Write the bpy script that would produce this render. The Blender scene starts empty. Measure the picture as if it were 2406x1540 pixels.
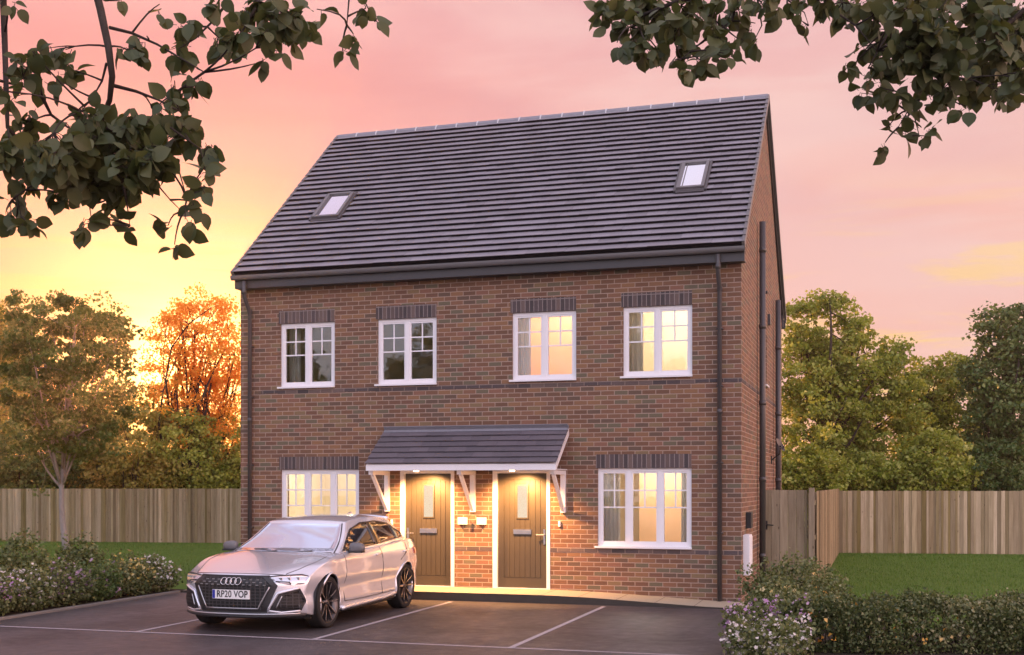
import bpy, bmesh, math, random
import numpy as np
from mathutils import Vector, Matrix
R_ = math.radians
random.seed(7); RNG = np.random.default_rng(11)
S = bpy.context.scene
COL = S.collection

# ------------------------------------------------------------------ camera
cam = bpy.data.objects.new("camera", bpy.data.cameras.new("camera")); COL.objects.link(cam)
CAMP = Vector((2.053, -18.772, 1.85)); YAW = R_(17.192)
cam.location = CAMP; cam.rotation_euler = (R_(90), 0, YAW)
cam.data.sensor_width = 36; cam.data.lens = 41.686; cam.data.shift_y = .1538
cam.data.clip_end = 2000; cam.data.clip_start = .1
S.camera = cam
FW = Vector((-math.sin(YAW), math.cos(YAW), 0)); RT = Vector((math.cos(YAW), math.sin(YAW), 0))
def at(px, py, d):      # a point at distance d in front of the street corner where the picture was taken
    return CAMP + d * (FW + (px - 1203) / 2786 * RT + Vector((0, 0, (1140 - py) / 2786)))

# ------------------------------------------------------------------ exposure, sky, sun
S.view_settings.view_transform = 'Standard'; S.view_settings.look = 'None'
S.view_settings.exposure = 0.0; S.view_settings.gamma = 1
S.cycles.max_bounces = 6; S.cycles.transparent_max_bounces = 16
S.cycles.use_adaptive_sampling = True
SUN_AZ = R_(-32.5); SUN_EL = R_(5.5)
SUN = Vector((math.sin(SUN_AZ) * math.cos(SUN_EL), math.cos(SUN_AZ) * math.cos(SUN_EL), math.sin(SUN_EL)))
W = bpy.data.worlds.new("World"); S.world = W; W.use_nodes = True
nt = W.node_tree; nt.nodes.clear()
class NT:
    def __init__(s, nt): s.t = nt
    def n(s, typ, **kw):
        o = s.t.nodes.new(typ); ins = kw.pop('i', {})
        for k, v in kw.items(): setattr(o, k, v)
        for k, v in ins.items():
            if isinstance(v, bpy.types.NodeSocket): s.t.links.new(v, o.inputs[k])
            else: o.inputs[k].default_value = v
        return o
    def m(s, op, a, b=0., c=0., clamp=False):
        return s.n('ShaderNodeMath', operation=op, use_clamp=clamp, i={0: a, 1: b, 2: c}).outputs[0]
    def mix(s, f, a, b, mode='MIX'):
        o = s.n('ShaderNodeMix', data_type='RGBA', blend_type=mode, i={'Factor': f})
        for k, v in ((6, a), (7, b)):
            if isinstance(v, bpy.types.NodeSocket): s.t.links.new(v, o.inputs[k])
            else: o.inputs[k].default_value = (*v, 1) if len(v) == 3 else v
        return o.outputs[2]
    def ramp(s, f, stops, interp='LINEAR'):
        o = s.n('ShaderNodeValToRGB', i={0: f}); r = o.color_ramp; r.interpolation = interp
        while len(r.elements) < len(stops): r.elements.new(.5)
        for e, (p, c) in zip(r.elements, stops):
            e.position = p; e.color = (*c, 1) if len(c) == 3 else c
        return o.outputs[0]
    def noise(s, vec, scale, detail=4, rough=.5, **kw):
        i = {'Scale': scale, 'Detail': detail, 'Roughness': rough}
        if vec is not None: i['Vector'] = vec
        return s.n('ShaderNodeTexNoise', i=i, **kw).outputs[0]
N = NT(nt)
tc = N.n('ShaderNodeTexCoord').outputs['Generated']
sep = N.n('ShaderNodeSeparateXYZ', i={0: tc})
X, Y, Z = sep.outputs
up = N.m('MAXIMUM', Z, 0.)
front = N.ramp(up, [(0, (1., .56, .30)), (.07, (.98, .48, .37)), (.16, (.98, .53, .45)), (.27, (.97, .57, .51)), (.36, (.90, .53, .53)), (.46, (.80, .46, .50)), (.8, (1.0, .98, 1.3))])
back = N.ramp(up, [(0, (1.0, .92, 1.05)), (.15, (1.5, 1.45, 1.7)), (.5, (1.9, 2.0, 2.45)), (.9, (1.3, 1.38, 1.8))])
# how far round from the sunset the direction looks
sd = N.n('ShaderNodeVectorMath', operation='DOT_PRODUCT', i={0: tc, 1: SUN}).outputs['Value']
bk = N.m('MULTIPLY_ADD', Y, -1.1, .35, clamp=True)
base = N.mix(bk, front, back)
rt_ = N.m('MULTIPLY', N.m('MULTIPLY_ADD', X, 2.0, -.7, clamp=True), N.ramp(up, [(.25, (1, 1, 1)), (.6, (0, 0, 0))]))      # the pink glow carries on round to the right
# streaky cloud
mp = N.n('ShaderNodeMapping', i={0: tc, 3: (1.0, 1.0, 4.6)}).outputs[0]
c1 = N.noise(mp, 2.1, 5, .55, ) ; c1.node.inputs['Distortion'].default_value = .55
c2 = N.noise(N.n('ShaderNodeMapping', i={0: tc, 1: (3.1, 1.7, .4), 3: (1.0, 1.0, 13.)}).outputs[0], 3.6, 6, .6); c2.node.inputs['Distortion'].default_value = .8
k1 = N.ramp(c1, [(.41, (0, 0, 0)), (.58, (1, 1, 1))], 'EASE')
k2 = N.ramp(c2, [(.47, (0, 0, 0)), (.62, (1, 1, 1))], 'EASE')
pale = N.mix(bk, (1.0, .73, .67), (1.95, 1.98, 2.45))
base = N.mix(N.m('MULTIPLY', k1, .70), base, pale)
mauve = N.ramp(N.noise(mp, 1.5, 3, .5), [(.46, (0, 0, 0)), (.58, (1, 1, 1))], 'EASE')
base = N.mix(N.m('MULTIPLY', N.m('MULTIPLY', mauve, N.m('MULTIPLY', up, 3.2, clamp=True)), .50), base, N.mix(bk, (.76, .40, .45), (1.1, .95, 1.3)))
low = N.ramp(up, [(.13, (1, 1, 1)), (.26, (0, 0, 0))], 'EASE')
base = N.mix(N.m('MULTIPLY', N.m('MULTIPLY', k2, low), .75), base, N.mix(bk, (1.05, .72, .24), (1.8, 1.5, 1.4)))
lf = N.m('MULTIPLY_ADD', X, -2.2, -.85, clamp=True)      # towards the left the low sky is more orange, the high sky pinker
base = N.mix(N.m('MULTIPLY', lf, .75), base, N.ramp(up, [(.0, (.90, .46, .14)), (.12, (.90, .46, .18)), (.19, (.92, .43, .26)), (.27, (.95, .38, .32)), (.34, (.95, .36, .34)), (.42, (.80, .40, .44)), (.6, (.8, .5, .6))]))
base = N.mix(N.m('MULTIPLY', rt_, .8), base, (6.0, 3.4, 2.8))
# the glow round the sun
g1 = N.m('POWER', N.m('MAXIMUM', sd, 0.), 110.)
g2 = N.m('POWER', N.m('MAXIMUM', sd, 0.), 240.)
g3 = N.m('POWER', N.m('MAXIMUM', sd, 0.), 1500.)
lowb = N.ramp(up, [(.09, (1, 1, 1)), (.21, (0, 0, 0))], 'EASE')
base = N.mix(N.m('POWER', N.m('MAXIMUM', sd, 0.), 14.), base, N.mix(1., base, (.80, .38, .52), 'MULTIPLY'))   # denser, redder sky round the sun; the lit haze in front of it adds the rest
base = N.mix(N.m('MULTIPLY', N.m('MULTIPLY', g1, .6), lowb), base, (.85, .44, .14))
base = N.mix(1., base, N.mix(g2, (0, 0, 0), (.5, .22, .03)), 'ADD')
base = N.mix(1., base, N.mix(g3, (0, 0, 0), (3.5, 2.2, .8)), 'ADD')
sky = N.n('ShaderNodeTexSky', sky_type='NISHITA', sun_disc=False, sun_elevation=SUN_EL, sun_rotation=SUN_AZ, altitude=60, dust_density=2.5)
bg1 = N.n('ShaderNodeBackground', i={0: sky.outputs[0], 1: .012})
bg2 = N.n('ShaderNodeBackground', i={0: base, 1: .93})
ad = N.n('ShaderNodeAddShader', i={0: bg1.outputs[0], 1: bg2.outputs[0]})
N.n('ShaderNodeOutputWorld', i={0: ad.outputs[0]})

sl = bpy.data.lights.new('sun', 'SUN'); sl.energy = 5; sl.angle = R_(.5); sl.color = (1, .42, .12)
so = bpy.data.objects.new('sun', sl); COL.objects.link(so); so.location = (-30, 40, 20)
so.rotation_euler = SUN.to_track_quat('Z', 'Y').to_euler()

# ------------------------------------------------------------------ materials
def mat(name):
    m = bpy.data.materials.new(name); m.use_nodes = True; m.node_tree.nodes.clear()
    return m, NT(m.node_tree)
def out(N, sh, disp=None):
    N.n('ShaderNodeOutputMaterial', i={0: sh})
def princ(N, col, rough=.6, metal=0., spec=.5, bump=None, bstr=.3, bdist=.01, **kw):
    i = {'Roughness': rough, 'Metallic': metal, 'Specular IOR Level': spec}
    i['Base Color'] = col if isinstance(col, bpy.types.NodeSocket) else (*col, 1)
    if bump is not None:
        i['Normal'] = N.n('ShaderNodeBump', i={'Height': bump, 'Strength': bstr, 'Distance': bdist}).outputs[0]
    i.update(kw)
    p = N.n('ShaderNodeBsdfPrincipled', i=i); return p.outputs[0]
def simple(name, col, rough=.6, metal=0., spec=.5, var=.12, scale=8., bump=.1, **kw):
    m, N = mat(name); P = N.n('ShaderNodeTexCoord').outputs['Object']
    n = N.noise(P, scale, 5, .6)
    c = N.mix(n, tuple(v * (1 - var) for v in col), tuple(min(1, v * (1 + var)) for v in col))
    out(N, princ(N, c, rough, metal, spec, bump=n if bump else None, bstr=bump or 0, **kw)); return m
def brick(name, cols, mort, bw=.225, bh=.075, mt=.010, half=.5, shift=(0, 0), mortmix=1.):
    m, N = mat(name)
    uv = N.n('ShaderNodeUVMap').outputs[0]; s = N.n('ShaderNodeSeparateXYZ', i={0: uv})
    u = N.m('ADD', s.outputs[0], shift[0]); v = N.m('ADD', s.outputs[1], shift[1])
    P = N.n('ShaderNodeTexCoord').outputs['Object']
    wob = N.m('MULTIPLY_ADD', N.noise(P, 22, 2), .006, -.003)
    r = N.m('DIVIDE', N.m('ADD', v, wob), bh); row = N.m('FLOOR', r); fv = N.m('FRACT', r)
    off = N.m('MULTIPLY', N.m('FLOORED_MODULO', row, 2.), half)
    q = N.m('ADD', N.m('DIVIDE', N.m('ADD', u, wob), bw), off); col = N.m('FLOOR', q); fu = N.m('FRACT', q)
    cell = N.n('ShaderNodeCombineXYZ', i={0: col, 1: row}).outputs[0]
    wn = N.n('ShaderNodeTexWhiteNoise', noise_dimensions='2D', i={'Vector': cell})
    k = len(cols)
    cc = N.ramp(wn.outputs[0], [(i / k, c) for i, c in enumerate(cols)], 'CONSTANT')
    big = N.noise(P, .55, 3); st_ = N.ramp(N.noise(N.n('ShaderNodeMapping', i={0: P, 3: (1.6, 1.6, .35)}).outputs[0], 1.1, 5, .65), [(.52, (0, 0, 0)), (.72, (1, 1, 1))], 'EASE'); fine = N.noise(P, 55, 4, .7)
    cc = N.mix(.5, cc, N.mix(fine, (.35, .33, .32), (1.0, 1.0, 1.0)), 'MULTIPLY')
    cc = N.mix(N.m('MULTIPLY', big, .35), cc, N.mix(.5, cc, (.17, .11, .07)))
    cc = N.n('ShaderNodeHueSaturation', i={'Value': 1.15, 'Color': cc}).outputs[0]
    du = N.m('MULTIPLY', N.m('MINIMUM', fu, N.m('SUBTRACT', 1., fu)), bw)
    dv = N.m('MULTIPLY', N.m('MINIMUM', fv, N.m('SUBTRACT', 1., fv)), bh)
    d = N.m('MINIMUM', du, dv)
    msk = N.m('MULTIPLY', N.m('SUBTRACT', 1., N.m('DIVIDE', N.m('SUBTRACT', d, mt * .4), .0035, clamp=True)), mortmix)
    cc = N.mix(N.m('MULTIPLY', st_, .30), cc, (.10, .075, .06))
    c = N.mix(msk, cc, N.mix(fine, tuple(x * .8 for x in mort), tuple(x * 1.15 for x in mort)))
    h = N.m('ADD', N.m('MULTIPLY', N.m('SUBTRACT', 1., msk), 1.), N.m('MULTIPLY', fine, .35))
    out(N, princ(N, c, .85, 0, .3, bump=h, bstr=.55, bdist=.008)); return m
BR = [tuple(x * k for x, k in zip(c, (.68, .78, .72))) for c in [(.31, .14, .095), (.21, .10, .072), (.36, .17, .10), (.26, .12, .082), (.18, .105, .085), (.33, .155, .095), (.30, .18, .11), (.24, .11, .075), (.33, .145, .11), (.20, .15, .11), (.28, .13, .09), (.23, .105, .078)]]
M = {}
M['brick'] = brick('red_multi_brick', BR, (.36, .265, .215), mt=.0115)
BL = [(.075, .062, .068), (.11, .085, .085), (.055, .05, .058), (.14, .105, .10), (.085, .07, .078)]
M['blue'] = brick('blue_brick', BL, (.26, .20, .17), shift=(.05, .0))
M['soldier'] = brick('soldier_brick', BL, (.25, .21, .20), bw=.075, bh=.5, half=0, shift=(0, .1), mt=.011)
M['white'] = simple('white_upvc', (.78, .77, .80), .35, 0, .5, .03, 3, 0)
M['charcoal'] = simple('charcoal_board', (.045, .043, .048), .45, 0, .5, .15, 6, .05)
M['gutter'] = simple('grey_plastic', (.13, .125, .13), .4, 0, .5, .12, 6, .05)
M['pipe'] = simple('black_grey_plastic', (.060, .055, .058), .4, 0, .5, .12, 6, .05)
M['black'] = simple('black_plastic', (.016, .016, .018), .4, 0, .5, .1, 6, 0)
M['steel'] = simple('brushed_metal', (.62, .60, .58), .28, 1, .5, .05, 6, 0)
M['meter'] = simple('white_meter_box', (.80, .80, .84), .4, 0, .5, .03, 6, 0)
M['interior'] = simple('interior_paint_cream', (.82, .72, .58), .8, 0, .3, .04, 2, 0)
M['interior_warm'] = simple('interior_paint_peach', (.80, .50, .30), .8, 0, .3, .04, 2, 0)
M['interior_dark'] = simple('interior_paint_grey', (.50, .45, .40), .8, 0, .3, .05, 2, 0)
m, N = mat('curtain_cloth'); P = N.n('ShaderNodeTexCoord').outputs['Object']
n = N.noise(N.n('ShaderNodeMapping', i={0: P, 3: (40, 40, 1)}).outputs[0], 1., 3)
c = N.mix(n, (.60, .55, .52), (.85, .80, .78))
out(N, N.n('ShaderNodeMixShader', i={0: .32, 1: princ(N, c, .9, spec=.1), 2: N.n('ShaderNodeBsdfTranslucent', i={0: c}).outputs[0]}).outputs[0]); M['curtain'] = m
def roof_mat(name, w, g, ca, cb):
    m, N = mat(name); uv = N.n('ShaderNodeUVMap').outputs[0]; s = N.n('ShaderNodeSeparateXYZ', i={0: uv})
    cell = N.n('ShaderNodeCombineXYZ', i={0: N.m('FLOOR', s.outputs[0]), 1: N.m('FLOOR', s.outputs[1])}).outputs[0]
    wn = N.n('ShaderNodeTexWhiteNoise', noise_dimensions='2D', i={'Vector': cell}).outputs[0]
    P = N.n('ShaderNodeTexCoord').outputs['Object']
    n = N.noise(P, 30, 5, .65); n2 = N.noise(P, 1.3, 4)
    c = N.mix(wn, ca, cb); c = N.mix(N.m('MULTIPLY', n2, .35), c, (.22, .19, .19)); c = N.mix(.35, c, N.mix(n, (.4, .4, .4), (1.2, 1.2, 1.2)), 'MULTIPLY')
    out(N, princ(N, c, .5, 0, .45, bump=n, bstr=.2)); return m
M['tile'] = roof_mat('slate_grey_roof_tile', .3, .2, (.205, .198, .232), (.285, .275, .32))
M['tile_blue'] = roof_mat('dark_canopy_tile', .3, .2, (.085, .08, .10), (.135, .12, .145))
M['deck'] = simple('underlay_and_gap_shade', (.012, .011, .013), .9, 0, .2)  # roof deck, and the painted shade strips under the tile courses
M['ridge'] = simple('ridge_tile_grey', (.20, .20, .23), .5, 0, .5, .2, 9, .1)
M['clip'] = simple('pale_ridge_union', (.55, .55, .58), .5)
def glass(name, tint, base_r=.05):
    m, N = mat(name)
    fr = N.n('ShaderNodeFresnel', i={'IOR': 1.5}).outputs[0]
    wv = N.noise(N.n('ShaderNodeTexCoord').outputs['Object'], 2.2, 2)
    nb = N.n('ShaderNodeBump', i={'Height': wv, 'Strength': .12, 'Distance': .02}).outputs[0]
    gl = N.n('ShaderNodeBsdfGlossy', i={'Roughness': .02, 'Normal': nb}).outputs[0]
    tr = N.n('ShaderNodeBsdfTransparent', i={0: (*tint, 1)}).outputs[0]
    sh = N.n('ShaderNodeMixShader', i={0: N.m('ADD', fr, base_r), 1: tr, 2: gl}).outputs[0]
    out(N, sh); return m
M['glass'] = glass('window_glass', (.93, .95, .93))
def emis(name, col, st):
    m, N = mat(name); out(N, N.n('ShaderNodeEmission', i={0: (*col, 1), 1: st}).outputs[0]); return m
M['lamp'] = emis('lamp_glow', (1, .72, .38), 9.)
M['ceiling_lamp'] = emis('ceiling_lamp_glow', (1, .84, .6), 5.)
m, N = mat('frosted_glow_glass'); P = N.n('ShaderNodeTexCoord').outputs['Object']
vo = N.n('ShaderNodeTexVoronoi', i={'Vector': P, 'Scale': 60.}).outputs[0]
e = N.n('ShaderNodeEmission', i={0: N.mix(vo, (1, .84, .62), (.95, .70, .46)), 1: 1.0}).outputs[0]  # hall light put in as the pane's own emission
g = N.n('ShaderNodeBsdfGlossy', i={'Roughness': .2}).outputs[0]
out(N, N.n('ShaderNodeMixShader', i={0: .08, 1: e, 2: g}).outputs[0]); M['frost'] = m
m, N = mat('roof_window_glass')
p = princ(N, (.92, .95, 1.0), .10, 1., .8); out(N, p); M['roofglass'] = m
M['door'] = simple('olive_grey_door', (.058, .048, .034), .42, 0, .5, .08, 5, .03)
# ground
m, N = mat('tarmac'); P = N.n('ShaderNodeTexCoord').outputs['Object']
f = N.noise(P, 60, 4, .75); b2 = N.noise(P, .7, 5, .6); b3 = N.noise(P, 6, 5, .6)
v2 = N.n('ShaderNodeTexVoronoi', i={'Vector': P, 'Scale': 120.}).outputs[1]
c = N.mix(f, (.030, .026, .028), (.080, .066, .070)); c = N.mix(.35, c, N.mix(N.n('ShaderNodeSeparateColor', i={0: v2}).outputs[0], (.015, .015, .015), (.16, .135, .135)))
c = N.mix(N.ramp(b2, [(.42, (0, 0, 0)), (.62, (1, 1, 1))], 'EASE'), c, N.mix(1., c, (.60, .55, .55), 'MULTIPLY'))
rg = N.m('MULTIPLY_ADD', N.m('ADD', N.m('MULTIPLY', b3, .6), N.m('MULTIPLY', b2, .4)), .55, .20)
wv_ = N.ramp(N.noise(N.n('ShaderNodeMapping', i={0: P, 3: (2.2, .16, 1)}).outputs[0], 1.2, 4, .6), [(.50, (0, 0, 0)), (.66, (1, 1, 1))], 'EASE')
c = N.mix(N.m('MULTIPLY', wv_, .35), c, (.022, .020, .021))   # tyre rubber worn along the bays
out(N, princ(N, c, rg, 0, .5, bump=N.m('ADD', f, N.m('MULTIPLY', b3, .3)), bstr=.9, bdist=.008)); M['tarmac'] = m
m, N = mat('parking_line_paint'); P = N.n('ShaderNodeTexCoord').outputs['Object']
f = N.noise(P, 40, 4, .7); k = N.ramp(f, [(.30, (0, 0, 0)), (.48, (1, 1, 1))])
out(N, princ(N, N.mix(k, (.12, .10, .10), (.38, .34, .36)), .6)); M['line'] = m
m, N = mat('concrete_paving'); P = N.n('ShaderNodeTexCoord').outputs['Object']
s = N.n('ShaderNodeSeparateXYZ', i={0: P}); f = N.noise(P, 25, 5, .65); b2 = N.noise(P, 1.5, 4)
fx = N.m('FRACT', N.m('DIVIDE', s.outputs[0], .6)); d = N.m('MINIMUM', fx, N.m('SUBTRACT', 1., fx))
j = N.m('LESS_THAN', d, .010)
c = N.mix(f, (.30, .25, .18), (.46, .39, .29)); c = N.mix(N.m('MULTIPLY', b2, .5), c, (.26, .24, .17)); c = N.mix(j, c, (.10, .08, .06))
out(N, princ(N, c, .75, bump=f, bstr=.2)); M['paving'] = m
m, N = mat('lawn_soil_green'); P = N.n('ShaderNodeTexCoord').outputs['Object']
f = N.noise(P, 14, 6, .7); b2 = N.noise(P, .45, 3)
c = N.mix(f, (.042, .088, .010), (.085, .165, .022)); c = N.mix(N.m('MULTIPLY', b2, .5), c, (.115, .185, .022))
out(N, princ(N, c, .9, spec=.2, bump=f, bstr=.8, bdist=.04)); M['lawn'] = m
M['soil'] = simple('dark_soil', (.035, .026, .018), .95, 0, .2, .5, 14, .8)
M['kerb'] = simple('concrete_kerb', (.20, .18, .165), .8, 0, .3, .25, 14, .2)
M['skirt'] = simple('dark_kerb_face', (.060, .050, .042), .8, 0, .3, .3, 10, .3)
def wood(name, ca, cb, cc_):
    m, N = mat(name); uv = N.n('ShaderNodeUVMap').outputs[0]; s = N.n('ShaderNodeSeparateXYZ', i={0: uv})
    r = s.outputs[0]   # each board carries its own number
    P = N.n('ShaderNodeTexCoord').outputs['Object']
    q = N.n('ShaderNodeVectorMath', operation='ADD', i={0: N.n('ShaderNodeMapping', i={0: P, 3: (14, 14, 1.1)}).outputs[0], 1: N.n('ShaderNodeCombineXYZ', i={0: N.m('MULTIPLY', r, 91.), 2: N.m('MULTIPLY', r, 37.)}).outputs[0]}).outputs[0]
    g = N.noise(q, 1.2, 5, .65)
    c = N.ramp(r, [(0, ca), (.3, cb), (.55, cc_), (.8, tuple(x * 1.25 for x in cb)), (1, tuple(x * .6 for x in ca))])
    c = N.mix(.8, c, N.mix(N.n('ShaderNodeTexWhiteNoise', noise_dimensions='1D', i={'W': N.m('MULTIPLY', r, 77.)}).outputs[0], (.55, .55, .5), (1.1, 1.1, 1.12)), 'MULTIPLY')
    c = N.mix(N.m('MULTIPLY', N.ramp(g, [(.35, (0, 0, 0)), (.65, (1, 1, 1))]), .55), c, N.mix(1., c, (.50, .46, .38), 'MULTIPLY'))
    k = N.n('ShaderNodeTexVoronoi', i={'Vector': N.n('ShaderNodeMapping', i={0: P, 3: (7, 7, 2.2)}).outputs[0], 'Scale': 1.2}).outputs[0]
    c = N.mix(N.ramp(k, [(.05, (1, 1, 1)), (.10, (0, 0, 0))]), c, (.08, .055, .03))
    out(N, princ(N, c, .85, spec=.25, bump=g, bstr=.3)); return m
M['fence'] = wood('weathered_timber', (.33, .25, .145), (.47, .385, .27), (.26, .20, .08))
M['gate'] = wood('aged_gate_timber', (.32, .26, .18), (.37, .31, .23), (.28, .23, .15))
M['newwood'] = wood('warm_side_fence_timber', (.38, .29, .17), (.44, .34, .21), (.33, .25, .15))
def bark(name, ca, cb):
    m, N = mat(name); P = N.n('ShaderNodeTexCoord').outputs['Object']
    n = N.noise(N.n('ShaderNodeMapping', i={0: P, 3: (9, 9, 2)}).outputs[0], 2.5, 5, .7)
    out(N, princ(N, N.mix(n, ca, cb), .9, spec=.2, bump=n, bstr=.6, bdist=.02)); return m
M['bark'] = bark('grey_bark', (.16, .14, .13), (.40, .36, .35))
M['darkbark'] = bark('dark_bark', (.018, .014, .012), (.07, .055, .045))
def leaf(name, cols, tr=.35, trc=None, rough=.45, vein=False):
    m, N = mat(name)
    r = N.n('ShaderNodeAttribute', attribute_name='rnd').outputs['Fac']
    P = N.n('ShaderNodeTexCoord').outputs['Object']
    n = N.noise(P, .9, 3)
    v = N.m('ADD', N.m('MULTIPLY', r, .75), N.m('MULTIPLY_ADD', n, .9, -.32), clamp=True)
    k = len(cols) - 1
    c = N.ramp(v, [(i / k, x) for i, x in enumerate(cols)])
    a = princ(N, c, rough, 0, .35)
    t = N.n('ShaderNodeBsdfTranslucent', i={0: N.mix(1., c, (*(trc or (1.5, 1.6, .8)),), 'MULTIPLY')}).outputs[0]
    out(N, N.n('ShaderNodeMixShader', i={0: tr, 1: a, 2: t}).outputs[0]); return m
M['leaf_green'] = leaf('green_leaves', [(.08, .11, .016), (.19, .23, .035), (.33, .35, .07), (.52, .47, .17)])
M['leaf_dark'] = leaf('dark_green_leaves', [(.03, .065, .022), (.07, .12, .032), (.14, .19, .06), (.26, .28, .10)], .25)
M['leaf_young'] = leaf('bronze_green_leaves', [(.028, .065, .012), (.065, .120, .022), (.14, .19, .05), (.36, .33, .18)], .35, (1.7, 1.3, .8))
M['leaf_sun'] = leaf('sunset_glow_leaves', [(.62, .17, .02), (.82, .33, .04), (.80, .46, .07), (.55, .48, .09)], .72, (1.2, 1.15, .8))  # orange sunset glow painted into the leaf colour
M['leaf_olive'] = leaf('olive_leaves', [(.10, .11, .018), (.21, .21, .04), (.36, .32, .08), (.50, .40, .17)], .35, (1.6, 1.4, .7))
M['leaf_big'] = leaf('overhanging_leaves', [(.040, .056, .020), (.065, .082, .030), (.095, .105, .042), (.15, .15, .06)], .28, (1.3, 1.3, .7), .5)
M['leaf_shrub'] = leaf('shrub_leaves', [(.035, .055, .018), (.085, .11, .038), (.19, .21, .085), (.40, .38, .24)], .25)
M['leaf_hedge'] = leaf('hedge_leaves', [(.024, .040, .014), (.055, .080, .026), (.13, .15, .055), (.36, .33, .20)], .22)
M['petal_pink'] = leaf('lilac_petals', [(.26, .11, .27), (.44, .22, .43), (.60, .40, .57), (.74, .62, .72)], .2, (1, 1, 1))
M['petal_purple'] = leaf('mauve_petals', [(.14, .07, .15), (.26, .13, .25), (.42, .28, .38), (.62, .48, .55)], .2, (1, 1, 1))
M['petal_yellow'] = leaf('yellow_petals', [(.42, .26, .05), (.60, .42, .10), (.68, .55, .26), (.72, .60, .45)], .2, (1, 1, 1))
M['petal_white'] = leaf('pale_petals', [(.50, .42, .40), (.62, .55, .52), (.72, .66, .62), (.80, .75, .72)], .2, (1, 1, 1))
M['petal_orange'] = leaf('orange_petals', [(.50, .20, .03), (.62, .28, .05), (.70, .40, .08), (.75, .5, .2)], .2, (1, 1, 1))
M['blade'] = leaf('grass_blades', [(.042, .088, .010), (.070, .135, .016), (.10, .175, .025), (.14, .20, .035)], .25)

# ------------------------------------------------------------------ mesh builder
class MB:
    def __init__(s): s.v = []; s.f = []; s.uv = {}
    def add(s, vs, fs, uvs=None):
        k = len(s.v); s.v += [tuple(p) for p in vs]
        for i, f in enumerate(fs):
            if uvs is not None: s.uv[len(s.f)] = uvs[i]
            s.f.append(tuple(k + j for j in f))
        return s
    def box(s, x0, x1, y0, y1, z0, z1, uv=None):
        vs = [(x, y, z) for z in (z0, z1) for y in (y0, y1) for x in (x0, x1)]
        fs = [(0, 2, 3, 1), (4, 5, 7, 6), (0, 1, 5, 4), (2, 6, 7, 3), (0, 4, 6, 2), (1, 3, 7, 5)]
        return s.add(vs, fs, None if uv is None else [[uv] * 4] * 6)
    def quad(s, *p): return s.add(p, [tuple(range(len(p)))])
    def prism(s, prof, x0, x1):      # (y, z) outline pushed along x
        n = len(prof); vs = [(x0, y, z) for y, z in prof] + [(x1, y, z) for y, z in prof]
        fs = [tuple(range(n))[::-1], tuple(range(n, 2 * n))] + [(i, (i + 1) % n, n + (i + 1) % n, n + i) for i in range(n)]
        return s.add(vs, fs)
    def beam(s, a, b, w, d, upv=(1, 0, 0)):    # rectangular bar from a to b
        a = Vector(a); b = Vector(b); t = (b - a).normalized(); x = Vector(upv); x = (x - t * x.dot(t)).normalized(); y = t.cross(x)
        vs = [p + x * i * w / 2 + y * j * d / 2 for p in (a, b) for i, j in ((-1, -1), (1, -1), (1, 1), (-1, 1))]
        return s.add(vs, [(3, 2, 1, 0), (4, 5, 6, 7)] + [(i, (i + 1) % 4, 4 + (i + 1) % 4, 4 + i) for i in range(4)])
    def tube(s, pts, rad, n=8, cap=True):
        P = [Vector(p) for p in pts]; m = len(P)
        if not hasattr(rad, '__len__'): rad = [rad] * m
        k = len(s.v); x = None
        for i, p in enumerate(P):
            t = (P[min(i + 1, m - 1)] - P[max(i - 1, 0)])
            t = t.normalized() if t.length > 1e-9 else Vector((0, 0, 1))
            if x is None: x = t.orthogonal().normalized()
            x = x - t * x.dot(t); x = x.normalized() if x.length > 1e-6 else t.orthogonal().normalized()
            y = t.cross(x)
            for j in range(n):
                a = 2 * math.pi * j / n; s.v.append(tuple(p + (x * math.cos(a) + y * math.sin(a)) * rad[i]))
        for i in range(m - 1):
            for j in range(n):
                a = k + i * n + j; b = k + i * n + (j + 1) % n; s.f.append((a, b, b + n, a + n))
        if cap: s.f.append(tuple(k + j for j in range(n))[::-1]); s.f.append(tuple(k + (m - 1) * n + j for j in range(n)))
        return s
    def build(s, name, m, parent=None, smooth=False, loc=None, bevel=0):
        me = bpy.data.meshes.new(name); me.from_pydata(s.v, [], s.f); me.update()
        uvl = me.uv_layers.new(name='UVMap').data
        for p in me.polygons:
            if p.index in s.uv:
                for li, c in zip(p.loop_indices, s.uv[p.index]): uvl[li].uv = c
            else:
                n = p.normal; a = max(range(3), key=lambda q: abs(n[q]))
                for li in p.loop_indices:
                    c = me.vertices[me.loops[li].vertex_index].co
                    uvl[li].uv = (c.y, c.z) if a == 0 else (c.x, c.z) if a == 1 else (c.x, c.y)
            p.use_smooth = smooth
        if m: me.materials.append(m)
        o = bpy.data.objects.new(name, me); COL.objects.link(o)
        if parent is not None: o.parent = parent
        if loc is not None: o.location = loc
        if bevel:
            b = o.modifiers.new('bevel', 'BEVEL'); b.width = bevel; b.segments = 2; b.limit_method = 'ANGLE'
        return o
def empty(name, loc=(0, 0, 0)):
    o = bpy.data.objects.new(name, None); COL.objects.link(o); o.location = loc; o.empty_display_size = .2; return o
def tag(o, label=None, cat=None, group=None, kind=None):
    if label: o['label'] = label
    if cat: o['category'] = cat
    if group: o['group'] = group
    if kind: o['kind'] = kind
    return o

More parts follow.
